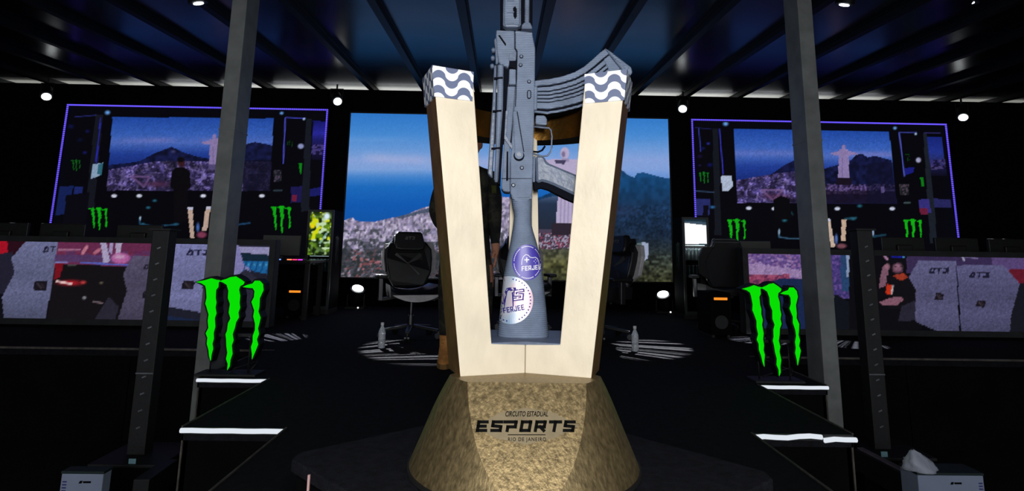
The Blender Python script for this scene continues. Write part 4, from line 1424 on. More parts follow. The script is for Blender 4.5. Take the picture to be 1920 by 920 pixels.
# stickers on the stock
def on_stock(mb, quads, lift):
    for q in quads:
        l, r = np.interp(q[0][1], SY, SL) + .6, np.interp(q[0][1], SY, SR) - .6
        qq = []
        for a, b in zip(q, list(q[1:]) + [q[0]]):
            qq.append(a)
        mb.add([stock_pt(min(max(x, l), r), y, lift) for x, y in qq], [tuple(range(len(qq)))])
def sticker(name, cx, cy, rx, ry, mat, label):
    mb = MB()
    vs, fs = [stock_pt(cx, cy, .0012)], []
    nr_, na = 12, 56
    for i in range(1, nr_ + 1):
        for k in range(na):
            a = 2 * math.pi * k / na
            x, y = cx + rx * i / nr_ * math.cos(a), cy + ry * i / nr_ * math.sin(a)
            l, r = np.interp(y, SY, SL) + .25, np.interp(y, SY, SR) - .25
            vs.append(stock_pt(min(max(x, l), r), y, .0012))
    for k in range(na):
        k2 = (k + 1) % na
        fs.append((0, 1 + k, 1 + k2))
        for i in range(nr_ - 1):
            fs.append((1 + i * na + k, 1 + (i + 1) * na + k, 1 + (i + 1) * na + k2, 1 + i * na + k2))
    o = mb.add(vs, fs).build(name, mat, trophy)
    o['label'] = label
    return o
def rot(qs, cx, cy, deg):
    c, s = math.cos(R_(deg)), math.sin(R_(deg))
    return [[(cx + (x - cx) * c - (y - cy) * s, cy + (x - cx) * s + (y - cy) * c) for x, y in q] for q in qs]
def thick(pl, w):
    out = []
    for a, b in zip(pl[:-1], pl[1:]):
        d = np.array(b, float) - np.array(a, float)
        d /= np.hypot(*d)
        n = np.array([-d[1], d[0]]) * w / 2
        a2, b2 = np.array(a) - d * w * .3, np.array(b) + d * w * .3
        out.append([tuple(a2 + n), tuple(b2 + n), tuple(b2 - n), tuple(a2 - n)])
    return out
s1 = sticker('sticker', 989, 491.5, 28.5, 33.5, M['purple'], 'round violet sticker with white controller mark')
mb = MB()
on_stock(mb, rot(letter_quads('FERJEE', 977.5, 497.5, 5.2, 8.6, 1.2, 1.5, .08), 995, 502, -5), .0022)
pad = [(978, 496), (978.5, 488), (981, 481), (985.5, 477), (990, 478), (994, 482), (999, 483), (1004, 482), (1008, 485), (1010.5, 490), (1011, 496)]
on_stock(mb, thick(pad, 1.1), .0022)
on_stock(mb, thick([(983.5, 487), (991.5, 486.5)], 2.0) + thick([(987.5, 482.8), (987.5, 491)], 2.0), .0022)
for dx, dy in ((0, -3), (3, 0), (0, 3), (-2.6, 0)):
    on_stock(mb, [[(1004 + dx - 1, 489.5 + dy), (1004 + dx, 488.5 + dy), (1004 + dx + 1, 489.5 + dy), (1004 + dx, 490.5 + dy)]], .0022)
for k in range(54):
    a = 2 * math.pi * k / 54
    if k % 9 == 0:
        continue
    x, y = 989 + 25.3 * math.cos(a), 491.5 + 29.8 * math.sin(a)
    if x < np.interp(y, SY, SR) - 1.2:
        on_stock(mb, rot([[(x - .7, y - 1.1), (x + .7, y - 1.1), (x + .7, y + 1.1), (x - .7, y + 1.1)]], x, y, math.degrees(a)), .0022)
mb.build('white_print', M['white'], s1)
s2 = sticker('sticker', 956, 562, 43.5, 44.5, M['foil'], 'round holographic silver sticker with violet print')
mb = MB()
on_stock(mb, rot(letter_quads('FERJEE', 943, 573.5, 5.6, 10, 1.25, 1.8, 0), 962, 579, -11), .0022)
on_stock(mb, rot(letter_quads('C', 937.5, 551, 13, 19, 0, 5.5, .2), 945, 560, -8), .002)
on_stock(mb, rot(letter_quads('S', 960, 542, 20, 21, 0, 6.6, .25), 970, 553, -8), .002)
fig = [(951, 543), (955, 541.5), (960, 543), (966, 541), (966, 544), (960, 547), (959, 553), (961, 559), (960, 571), (956.5, 571), (956, 561), (953.5, 564), (952, 573), (947.5, 573), (949, 563), (951, 554), (949, 549)]
big = [(950, 540), (955, 538.5), (967, 538.5), (968, 545), (962, 549), (963, 559), (963, 574), (945, 576), (945, 562), (948.5, 553), (946.5, 547)]
on_stock(mb, [big], .0019)
for k in range(40):
    a = 2 * math.pi * k / 40
    if k in (8, 9, 10, 28, 29, 30):
        continue
    x, y = 956 + 38.5 * math.cos(a), 562 + 39.5 * math.sin(a)
    if np.interp(y, SY, SL) + 1.5 < x < np.interp(y, SY, SR) - 1.5:
        on_stock(mb, rot([[(x - 1.2, y - 1.2), (x + 1.2, y - 1.2), (x + 1.2, y + 1.2), (x - 1.2, y + 1.2)]], x, y, math.degrees(a)), .0022)
mb.build('violet_print', M['violetink'], s2)
mb = MB()
on_stock(mb, [[(954.5 + (x - 954.5) * .72, 557 + (y - 557) * .84) for x, y in fig]], .003)
on_stock(mb, rot(letter_quads('S', 962.2, 544.2, 15.6, 16.6, 0, 2.2, .25), 970, 553, -8), .003)
mb.build('pale_print', M['foil'], s2)

# ================================================================== CLAW SIGNS
def claw_sign(cx, y, z0, W, H, label):
    s = empty('claw_sign', (cx, y, 0))
    tag(s, label, 'sign', 'glowing claw signs on the catwalk')
    for P in CLAW:
        pts = [(cx + (x - .5) * W, z0 + (1 - yy) * H) for x, yy in P]
        n = len(pts)
        MB().prism([(a, y - .004, b) for a, b in pts], [(a, y + .004, b) for a, b in pts]).build('claw_face', M['green'], s)
        # black body, a little wider than the face
        area = sum(pts[i][0] * pts[(i + 1) % n][1] - pts[(i + 1) % n][0] * pts[i][1] for i in range(n))
        sg = 1 if area > 0 else -1
        off = []
        for i in range(n):
            a, b, c = np.array(pts[i - 1]), np.array(pts[i]), np.array(pts[(i + 1) % n])
            d1, d2 = (b - a) / np.linalg.norm(b - a), (c - b) / np.linalg.norm(c - b)
            nn = np.array([d1[1] + d2[1], -(d1[0] + d2[0])]) * sg
            nn /= (np.linalg.norm(nn) + 1e-6)
            off.append(tuple(b + nn * .013))
        MB().prism([(a, y + .005, b) for a, b in off], [(a, y + .085, b) for a, b in off]).build('claw_body', M['signback'], s)
    for dx, zt in ((-.30, .17), (.27, .21)):
        MB().tube([(cx + dx * W, y + .05, .015), (cx + dx * W, y + .05, z0 + zt)], .006, 8).build('stand_rod', M['blackmetal'], s, smooth=True)
    MB().bar((cx - .40 * W, y + .055, z0 + .22), (cx + .40 * W, y + .055, z0 + .22), .012, .02).build('cross_rail', M['blackmetal'], s)
    MB().box(cx - .45 * W, cx + .45 * W, y - .03, y + .14, 0.0, .016).build('base_plate', M['blackmetal'], s, bevel=.003)
    pts = []
    for i in range(15):
        t = i / 14
        pts.append((cx + .27 * W + .12 * math.sin(t * 5) * (1 - t) - .2 * t, y + .06 + .07 * math.sin(t * 3.1), .012 + .09 * math.sin(math.pi * (1 - t) ** 2) * (1 - t)))
    MB().tube(pts, .004, 6).build('power_lead', M['plastic'], s, smooth=True)
SGY = 4.19
a, b = at_depth(384, 517, SGY), at_depth(487, 694, SGY)
claw_sign(float((a[0] + b[0]) / 2) - .005, SGY, float(b[2]), float(b[0] - a[0]) + .02, float(a[2] - b[2]), 'green three-claw sign standing at the left edge of the catwalk')
a, b = at_depth(1397, 530, SGY), at_depth(1514, 705, SGY)
claw_sign(float((a[0] + b[0]) / 2), SGY, float(b[2]), float(b[0] - a[0]) - .02, float(a[2] - b[2]), 'green three-claw sign standing at the right edge of the catwalk')

# ================================================================== PERFORATED POSTS WITH BALLAST, on the ground either side
def ballast_post(x, y, ztop, side, label):
    s = empty('perforated_post', (x, y, GZ))
    tag(s, label, 'post', 'perforated posts beside the catwalk')
    MB().box(x - .058, x + .058, y - .05, y + .05, GZ + .27, ztop).build('upright', M['blackmetal'], s, bevel=.004)
    n = int((ztop - GZ - .4) / .105)
    for k in range(n):
        z = ztop - .12 - k * .105
        MB().bar((x - .012, y - .052, z - .005), (x + .012, y - .052, z + .005), .004, .009).build('peg_hole', M['chromehole'], s)
    MB().box(x - .058, x + .058, y - .054, y - .05, .02, .028).build('joint_line', M['chromehole'], s)
    MB().box(x - .075, x + .075, y - .07, y + .07, ztop, ztop + .012).build('top_cap', M['blackmetal'], s)
    MB().box(x - (.16 if side < 0 else .1), x + .24 if side < 0 else x + .24, y - .2, y + .2, GZ + .035, GZ + .25).build('ballast_block', M['skirt'], s, bevel=.01)
    MB().box(x - (.19 if side < 0 else .12), x + .26, y - .22, y + .22, GZ + .25, GZ + .27).build('top_plate', M['blackmetal'], s, bevel=.004)
    for dy in (-.14, .12):
        MB().box(x - .1, x + .2, y + dy - .03, y + dy + .03, GZ, GZ + .035).build('skid', M['blackmetal'], s)
    tg = at_depth(*((248, 867) if side < 0 else (1658, 853)), y - .2)
    MB().box(float(tg[0]) - .022, float(tg[0]) + .022, y - .2035, y - .2, float(tg[2]) - .024, float(tg[2]) + .024).build('tag', M['bluelabel'], s)
    # long foot reaching forward
    a, b = (at_height(*q, GZ + .20) for q in (((318, 884), (262, 925)) if side < 0 else ((1614, 862), (1706, 912))))
    up_ = np.array([0, 0, .078])
    g = empty('floor_beam', (float(a[0]), float(a[1]), GZ))
    tag(g, 'dark beam lying on the ground in front of the %s perforated post' % ('left' if side < 0 else 'right'), 'beam', 'beams on the ground by the posts')
    lo_ = np.array([0, 0, -.07])
    MB().bar(a + lo_ * 0, b, .09, .15).build('beam', M['blackmetal'], g, bevel=.004)
    for q in (a + (b - a) * .15, a + (b - a) * .85):
        MB().box(q[0] - .05, q[0] + .05, q[1] - .04, q[1] + .04, GZ, q[2] - .06).build('block', M['skirt'], g)
    if side > 0:
        MB().bar(a + up_, b + up_, .04, .012).build('marked_strip', M['ply'], g)
M['chromehole'] = pmat('worn_steel_hole', (0.16, 0.17, 0.2, 1), 0.45, 0.5, var=0.3)
pl, pt = at_height(262, 848, GZ + .27), at_depth(312, 432, 4.17)
ballast_post(float(pl[0]), float(pl[1]), float(at_depth(312, 432, pl[1])[2]), -1, 'black perforated post on a ballast block left of the catwalk')
pr = at_height(1648, 838, GZ + .27)
ballast_post(float(pr[0]), float(pr[1]), float(at_depth(1610, 432, pr[1])[2]), 1, 'black perforated post on a ballast block right of the catwalk')

# pale boxes and the bag at the foot of the posts
def carton(px, py, w, d, h, label, mir):
    p = at_height(px, py, GZ + h)
    x, y = float(p[0]), float(p[1])
    s = empty('carton', (x, y + d / 2, GZ))
    tag(s, label, 'box', 'pale cartons on the ground')
    MB().box(x - w / 2, x + w / 2, y, y + d, GZ, GZ + h).build('body', M['boxwhite'], s, bevel=.004)
    MB().box(x - w / 2 - .004, x + w / 2 + .004, y - .002, y + d + .004, GZ + h, GZ + h + .014).build('lid', M['lidgreen'], s, bevel=.002)
    marks = MB()
    for k in range(7):
        zz = GZ + h - .045 - k * .016
        xx = x - mir * (w / 2 - .022)
        marks.box(xx - .012, xx + .012, y - .0012, y, zz, zz + .006)
    marks.build('side_marks', M['violetink'], s)
    pm = MB()
    x0 = x - .005 * mir
    pm.add([(x0 - .012, y - .0015, GZ + h - .05), (x0 + .006, y - .0015, GZ + h - .05), (x0 + .012, y - .0015, GZ + h - .036), (x0 - .004, y - .0015, GZ + h - .036)], [(0, 1, 2, 3)])
    pm.box(x0 + .014, x0 + .058, y - .0015, y, GZ + h - .048, GZ + h - .038)
    pm.build('printed_mark', M['ink'], s)
M['lidgreen'] = pmat('dark_green_lid', srgb(24, 44, 46), 0.6, var=0.2)
carton(155, 888, .235, .075, .32, 'pale blue carton with dark lid beside the left post', 1)
carton(1782, 891, .40, .16, .32, 'pale blue carton with dark lid beside the right post', -1)
# crumpled bag lying on the right-hand carton
p = at_height(1748, 891, GZ + .336)
bag = MB()
nu_, nv_ = 18, 10
vs, fs = [], []
rb = random.Random(5)
for i in range(nv_ + 1):
    t = i / nv_
    for k in range(nu_):
        a = 2 * math.pi * k / nu_
        r = (.088 * (1 - t ** 1.6) + .008) * (1 + .16 * math.sin(3 * a + 2 * t) + rb.uniform(-.07, .07))
        vs.append((float(p[0]) + r * 1.05 * math.cos(a) - .05 * t, float(p[1]) + .085 + r * .62 * math.sin(a), GZ + .336 + .115 * t + (rb.uniform(-.008, .008) if i else 0)))
for i in range(nv_):
    for k in range(nu_):
        k2 = (k + 1) % nu_
        fs.append((i * nu_ + k, i * nu_ + k2, (i + 1) * nu_ + k2, (i + 1) * nu_ + k))
fs.append(tuple(range(nu_))[::-1])
fs.append(tuple(nv_ * nu_ + k for k in range(nu_)))
o = bag.add(vs, fs).build('plastic_bag', M['bag'], smooth=True)
tag(o, 'crumpled white plastic bag on the carton by the right post', 'bag')
# black cables heaped in front of the cartons
for (px, py, label, sg) in ((262, 950, 'black cables coiled on the ground beside the left carton', 1), (1668, 952, 'black cables coiled on the ground beside the right carton', -1)):
    p = at_height(px, py, GZ + .05) - np.array([0, .16, 0])
    c = empty('cable_coil', (float(p[0]), float(p[1]), GZ))
    tag(c, label, 'cable')
    for j in range(3):
        pts = []
        for i in range(60):
            a = i * .42
            r = .10 + .025 * j + .02 * math.sin(i * .7 + j)
            pts.append((float(p[0]) + r * math.cos(a) * 1.3, float(p[1]) + r * math.sin(a), GZ + .012 + .022 * j + .012 * math.sin(i * .9) ** 2 + i * .0006))
        MB().tube(pts, .008, 6).build('cable_loop', M['plastic'], c, smooth=True)
    MB().tube([(float(p[0]) + .1, float(p[1]), GZ + .07), (float(p[0]) + .13, float(p[1]) - .02, GZ + .085)], .013, 8).build('plug', M['chromehole'], c)

# ================================================================== STAGE LIGHTS
def gobo(light, k=9.0, fan=2.2):
    """slotted metal plate in the lamp: throws a fan of streaks"""
    light.use_nodes = True
    nt = light.node_tree
    N, L = nt.nodes, nt.links
    em = N['Emission']
    tc = N.new('ShaderNodeTexCoord')
    sp = N.new('ShaderNodeSeparateXYZ')
    L.new(tc.outputs['Normal'], sp.inputs[0])
    def mth(op, a, b=None):
        n = N.new('ShaderNodeMath')
        n.operation = op
        for i, v in enumerate((a, b)):
            if v is None: continue
            if isinstance(v, (int, float)): n.inputs[i].default_value = v
            else: L.new(v, n.inputs[i])
        return n.outputs[0]
    u = mth('DIVIDE', sp.outputs[0], sp.outputs[2])
    v = mth('DIVIDE', sp.outputs[1], sp.outputs[2])
    ang = mth('ARCTAN2', v, mth('ADD', u, .28 * fan / 2.2))
    nz = N.new('ShaderNodeTexNoise')
    nz.noise_dimensions = '1D'
    nz.inputs['Scale'].default_value = k
    nz.inputs['Detail'].default_value = 1.0
    L.new(ang, nz.inputs['W'])
    st = mth('GREATER_THAN', nz.outputs[0], .53)
    L.new(mth('MULTIPLY', st, 1.0), em.inputs['Strength'])

def hanging_spot(px, py, Y, target, watts, label, cone=10.0, k=26.0, lensr=.062, drop=.3):
    p = Vector(at_depth(px, py, Y).tolist())
    t = Vector(target)
    s = empty('stage_spotlight', (p.x, p.y, p.z))
    tag(s, label, 'spotlight', 'spotlights hung under the roof')
    d = (t - p).normalized()
    # the lens is turned towards the hall as well as down
    body = MB().tube([p - d * .27, p - d * .22, p - d * .03, p], [.05, .075, .085, .085], 16)
    body.build('can', M['blackmetal'], s, smooth=True, autosmooth=40)
    MB().tube([p + d * .001, p + d * .006], lensr, 16).build('lens', M['lens'], s)
    zt = roof_z(Y) - .08
    q = p - d * .14
    sd = Vector((1, 0, 0))
    MB().tube([q - sd * .095, q - sd * .1 + Vector((0, 0, .14)), q + sd * .1 + Vector((0, 0, .14)), q + sd * .095], .008, 6).build('yoke', M['blackmetal'], s)
    MB().tube([q + Vector((0, 0, .14)), (q.x, q.y, max(zt, q.z + .16))], .014, 8).build('hanger', M['blackmetal'], s)
    ld = bpy.data.lights.new('spot_lamp', 'SPOT')
    ld.energy = watts
    ld.spot_size = R_(cone)
    ld.spot_blend = .35
    ld.shadow_soft_size = .01
    ld.color = (.92, .95, 1)
    lo = bpy.data.objects.new('spot_lamp', ld)
    col.objects.link(lo)
    lo.location = p + d * .03
    lo.rotation_euler = d.to_track_quat('-Z', 'Y').to_euler()
    gobo(ld, k)
    lo.parent = s
    lo.location = Vector(lo.location) - s.location
flr = lambda x, y: tuple(at_height(x, y, 0.0).tolist())
hanging_spot(87, 181, 8.9, flr(50, 616), 5200, 'bright spotlight hanging at the far left above the left screen')
hanging_spot(633, 190, 8.9, flr(768, 656), 5200, 'bright spotlight hanging between left and centre screens')
hanging_spot(1280, 204, 8.9, flr(1215, 652), 5200, 'bright spotlight hanging between centre and right screens')
hanging_spot(1806, 220, 8.9, flr(1880, 640), 5200, 'bright spotlight hanging at the far right beyond the right screen')
hanging_spot(372, 6, 5.3, flr(520, 632), 4200, 'spotlight under the roof at the top left edge', lensr=.045)
hanging_spot(1583, 9, 5.3, flr(1425, 638), 4200, 'spotlight under the roof at the top right edge', lensr=.045)
hanging_spot(1817, 3, 5.3, flr(1600, 646), 3200, 'spotlight in the top right corner under the roof', lensr=.045)

def floor_spot(px, py, Y, tilt, label):
    p = Vector(at_depth(px, py, Y).tolist())
    s = empty('floor_spotlight', (p.x, p.y, 0))
    tag(s, label, 'spotlight', 'floor spotlights below the centre screen')
    d = Vector((tilt, -.42, .8)).normalized()
    MB().tube([p - d * .24, p - d * .2, p - d * .01], [.06, .09, .105], 18).build('can', M['blackmetal'], s, smooth=True, autosmooth=40)
    MB().tube([p - d * .006, p + d * .004], .08, 20).build('lens', M['lens'], s)
    q = p - d * .11
    for sg in (-1, 1):
        MB().bar((q.x + sg * .12, q.y, .02), (q.x + sg * .12, q.y, q.z), .012, .03, up=(0, 1, 0)).build('yoke_arm', M['blackmetal'], s)
    MB().box(q.x - .14, q.x + .14, q.y - .1, q.y + .1, 0, .03).build('base', M['blackmetal'], s, bevel=.005)
    MB().tube([(q.x + .06, q.y - .101, .02), (q.x + .06, q.y - .108, .02)], .012, 8).build('indicator', M['lensdim'], s)
floor_spot(671, 540, 8.8, .25, 'lit floor spotlight left of the trophy below the centre screen')
floor_spot(1243, 551, 8.8, -.25, 'lit floor spotlight right of the trophy below the centre screen')

# ================================================================== CHAIRS
def gaming_chair(name, loc, rz, label, wing='whiteleather'):
    c = empty(name, loc, rz)
    c.scale = (.96, .96, .96)
    tag(c, label, 'chair', 'black gaming chairs on the stage')
    W = dict(wc=False)
    for k in range(5):
        a = R_(90 + 18 + 72 * k)
        dx, dy = math.cos(a), math.sin(a)
        lg = MB().bar((dx * .03, dy * .03, .115), (dx * .31, dy * .31, .078), .05, .03).build('base_leg', M['plastic'], c, bevel=.008, **W)
        w = MB()
        for o in (-.016, .016):
            cx_, cy_ = dx * .31 - dy * o, dy * .31 + dx * o
            w.tube([(cx_ - dy * .009, cy_ + dx * .009, .03), (cx_ + dy * .009, cy_ - dx * .009, .03)], .03, 12)
        w.bar((dx * .31, dy * .31, .03), (dx * .31, dy * .31, .075), .014)
        w.build('caster', M['chrome'], c, **W)
    MB().tube([(0, 0, .09), (0, 0, .22), (0, 0, .22), (0, 0, .38)], [.032, .032, .018, .018], 12).build('gas_column', M['chrome'], c, smooth=True, autosmooth=40, **W)
    MB().box(-.11, .11, -.13, .13, .37, .41).build('tilt_mechanism', M['plastic'], c, bevel=.01, **W)
    MB().bar((.1, -.02, .38), (.24, -.06, .375), .014).build('tilt_handle', M['plastic'], c, **W)
    # seat: crowned cushion, lighter front lip
    st = MB()
    prof = []
    nx_, ny_ = 14, 10
    vs, fs = [], []
    for j in range(ny_ + 1):
        v = j / ny_
        for i in range(nx_ + 1):
            u = i / nx_ * 2 - 1
            x = u * (.27 - .035 * v)
            y = -.26 + .5 * v
            z = .485 + .05 * abs(u) ** 3 - .012 * (1 - abs(u)) - .05 * max(0, 1 - v * 5) ** 2
            vs.append((x, y, z))
    n1 = len(vs)
    vs += [(x * .96, y * .97, .41) for x, y, z in vs]
    for j in range(ny_):
        for i in range(nx_):
            a = j * (nx_ + 1) + i
            fs.append((a, a + 1, a + nx_ + 2, a + nx_ + 1))
            fs.append((n1 + a, n1 + a + nx_ + 1, n1 + a + nx_ + 2, n1 + a + 1))
    rim = [i for i in range(nx_ + 1)] + [(j + 1) * (nx_ + 1) + nx_ for j in range(ny_)] + [ny_ * (nx_ + 1) + nx_ - 1 - i for i in range(nx_)] + [(ny_ - 1 - j) * (nx_ + 1) for j in range(ny_ - 1)]
    for a, b in zip(rim, rim[1:] + rim[:1]):
        fs.append((a, n1 + a, n1 + b, b))
    seat = st.add(vs, fs).build('seat', M['leather'], c, smooth=True, autosmooth=55, **W)
    lip = MB()
    n = 16
    f, bk = [], []
    for i in range(n + 1):
        u = i / n * 2 - 1
        f.append((u * .25, -.268 + .01 * u * u, .442 - .0 * u))
    for i in range(n, -1, -1):
        u = i / n * 2 - 1
        f.append((u * .25 * .9, -.266 + .01 * u * u, .372 + .055 * u * u))
    lip.prism(f, [(a, b + .03, z) for a, b, z in f]).build('front_lip', M['whiteleather'], seat, **W)
    # backrest: shaped slab leaning back
    outl = [(-.16, .50), (-.20, .56), (-.245, .66), (-.26, .80), (-.255, .90), (-.20, .96), (-.165, 1.0), (-.15, 1.05), (.15, 1.05), (.165, 1.0), (.20, .96), (.255, .90), (.26, .80), (.245, .66), (.20, .56), (.16, .50)]
    lean = lambda z: .20 + (z - .5) * .24
    bkr = MB().prism([(x, lean(z) - .05 - .02 * (abs(x) > .19), z) for x, z in outl], [(x, lean(z) + .05, z) for x, z in outl]).build('backrest', M['leather'], c, bevel=.018, seg=3, **W)
    MB().prism([(x, lean(z) - .058, z) for x, z in [(-.15, .60), (.15, .60), (.16, .86), (-.16, .86)]], [(x, lean(z) - .04, z) for x, z in [(-.15, .60), (.15, .60), (.16, .86), (-.16, .86)]]).build('back_panel', M['plastic'], bkr, bevel=.006, **W)
    band = MB()
    for q in (((-.15, .84), (.10, .62)), ((.13, .84), (-.02, .72))):
        band.bar((q[0][0], lean(q[0][1]) - .061, q[0][1]), (q[1][0], lean(q[1][1]) - .061, q[1][1]), .006, .045)
    band.build('grey_band', M['greylogo2'], bkr, **W)
    MB().prism([(x, lean(z) + .012, z) for x, z in [(.19, .58), (.315, .66), (.325, .86), (.28, .975), (.14, .985), (.2, .90), (.24, .8)]], [(x, lean(z) + .06, z) for x, z in [(.19, .58), (.315, .66), (.325, .86), (.28, .975), (.14, .985), (.2, .90), (.24, .8)]]).build('side_wing', M[wing], bkr, bevel=.008, **W)
    MB().prism([(-x, lean(z) + .02, z) for x, z in [(.19, .60), (.275, .68), (.28, .86), (.25, .95), (.14, .97)]], [(-x, lean(z) + .06, z) for x, z in [(.19, .60), (.275, .68), (.28, .86), (.25, .95), (.14, .97)]]).build('side_wing', M[wing], bkr, bevel=.008, **W)
    hp = [(-.16, .90), (-.17, .95), (-.145, 1.07), (-.12, 1.085), (.12, 1.085), (.145, 1.07), (.17, .95), (.16, .90), (.1, .885), (-.1, .885)]
    head = MB().prism([(x, lean(z) - .115, z) for x, z in hp], [(x, lean(z) - .03, z) for x, z in hp]).build('head_pillow', M['leather'], c, bevel=.02, seg=3, **W)
    tx = MB()
    for q in letter_quads('DT3', -.055, -1.035, .03, .034, .008, .009, .2):
        tx.add([(a, lean(-b) - .1175, -b) for a, b in q], [(0, 1, 2, 3)])
    tx.build('stitched_letters', M['greylogo'], head, **W)
    for sg in (-1, 1):
        MB().bar((sg * .20, .02, .40), (sg * .315, .02, .385), .05, .03).build('arm_bracket', M['plastic'], c, **W)
        MB().bar((sg * .32, .02, .37), (sg * .325, .02, .60), .045, .06, up=(0, 1, 0)).build('arm_post', M['chrome'], c, bevel=.008, **W)
        MB().box(sg * .325 - .045, sg * .325 + .045, -.13, .14, .60, .635).build('arm_pad', M['plastic'], c, bevel=.012, **W)
    return c
M['greylogo2'] = pmat('dark_grey_band', (0.05, 0.05, 0.055, 1), 0.6, var=0.1)
p = at_height(772, 636, 0)
gaming_chair('gaming_chair', (float(p[0]) - .04, float(p[1]) + .15, 0), R_(21), 'black gaming chair facing the hall beside the left water bottle')
p = at_height(1140, 640, 0)
gaming_chair('gaming_chair', (float(p[0]) - .02, float(p[1]) + .25, 0), R_(-62), 'black gaming chair turned sideways behind the trophy, by the right bottle')
p = at_height(985, 632, 0)
gaming_chair('gaming_chair', (float(p[0]) + .0, float(p[1]) + .6, 0), R_(12), 'black gaming chair mostly hidden behind the rifle')

# ================================================================== BOTTLES
def bottle(px, py, label):
    p = at_height(px, py, 0)
    b = empty('water_bottle', (float(p[0]), float(p[1]), 0))
    tag(b, label, 'bottle', 'water bottles on the stage floor')
    MB().lathe([(.026, 0), (.031, .006), (.031, .05), (.029, .055), (.031, .06), (.031, .13), (.027, .15), (.015, .178), (.0125, .186), (.0125, .196)], 18).build('body', M['bottle'], b, smooth=True, autosmooth=50, wc=False)
    MB().lathe([(.0315, .075), (.0315, .122)], 18).build('label_sleeve', M['bottlelabel'], b, smooth=True, autosmooth=40, wc=False)
    MB().lathe([(.0155, .193), (.0155, .216)], 14).build('cap', M['white'], b, smooth=True, autosmooth=40, wc=False)
bottle(715, 652, 'clear water bottle with white cap beside the front-facing chair')
bottle(1191, 658, 'clear water bottle with white cap right of the trophy')

# ================================================================== DRINK FRIDGES
def can(x, y, z, mat, label, grp):
    c = empty('drink_can', (x, y, z))
    tag(c, label, 'can', grp)
    MB().lathe([(.022, 0), (.0265, .008), (.0265, .142), (.021, .155)], 12).build('body', mat, c, smooth=True, autosmooth=40, wc=False)
    MB().lathe([(.0205, .1545), (.0205, .158)], 12).build('lid', M['can'], c, wc=False)

def tree_reflection(p):  # trees mirrored in the door glass, painted in as glowing colour
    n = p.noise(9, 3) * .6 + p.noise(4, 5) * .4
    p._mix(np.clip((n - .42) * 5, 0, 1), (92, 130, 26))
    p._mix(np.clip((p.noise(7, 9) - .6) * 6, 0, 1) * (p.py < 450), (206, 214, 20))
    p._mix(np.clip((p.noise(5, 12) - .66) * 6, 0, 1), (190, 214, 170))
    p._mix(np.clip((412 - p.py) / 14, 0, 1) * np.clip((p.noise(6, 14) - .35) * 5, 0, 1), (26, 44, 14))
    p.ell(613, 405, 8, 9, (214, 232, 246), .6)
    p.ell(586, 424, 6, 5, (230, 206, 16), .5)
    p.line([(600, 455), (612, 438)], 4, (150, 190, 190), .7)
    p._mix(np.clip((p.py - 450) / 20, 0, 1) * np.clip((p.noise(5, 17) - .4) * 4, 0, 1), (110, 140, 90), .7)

def sky_reflection(p):  # bright sky mirrored in the door glass, painted as self-lit white
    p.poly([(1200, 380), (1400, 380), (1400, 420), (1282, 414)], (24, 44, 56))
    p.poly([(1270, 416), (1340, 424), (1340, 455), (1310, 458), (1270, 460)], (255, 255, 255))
    p._mix((p.py > 457) * 1.0, (70, 96, 110))

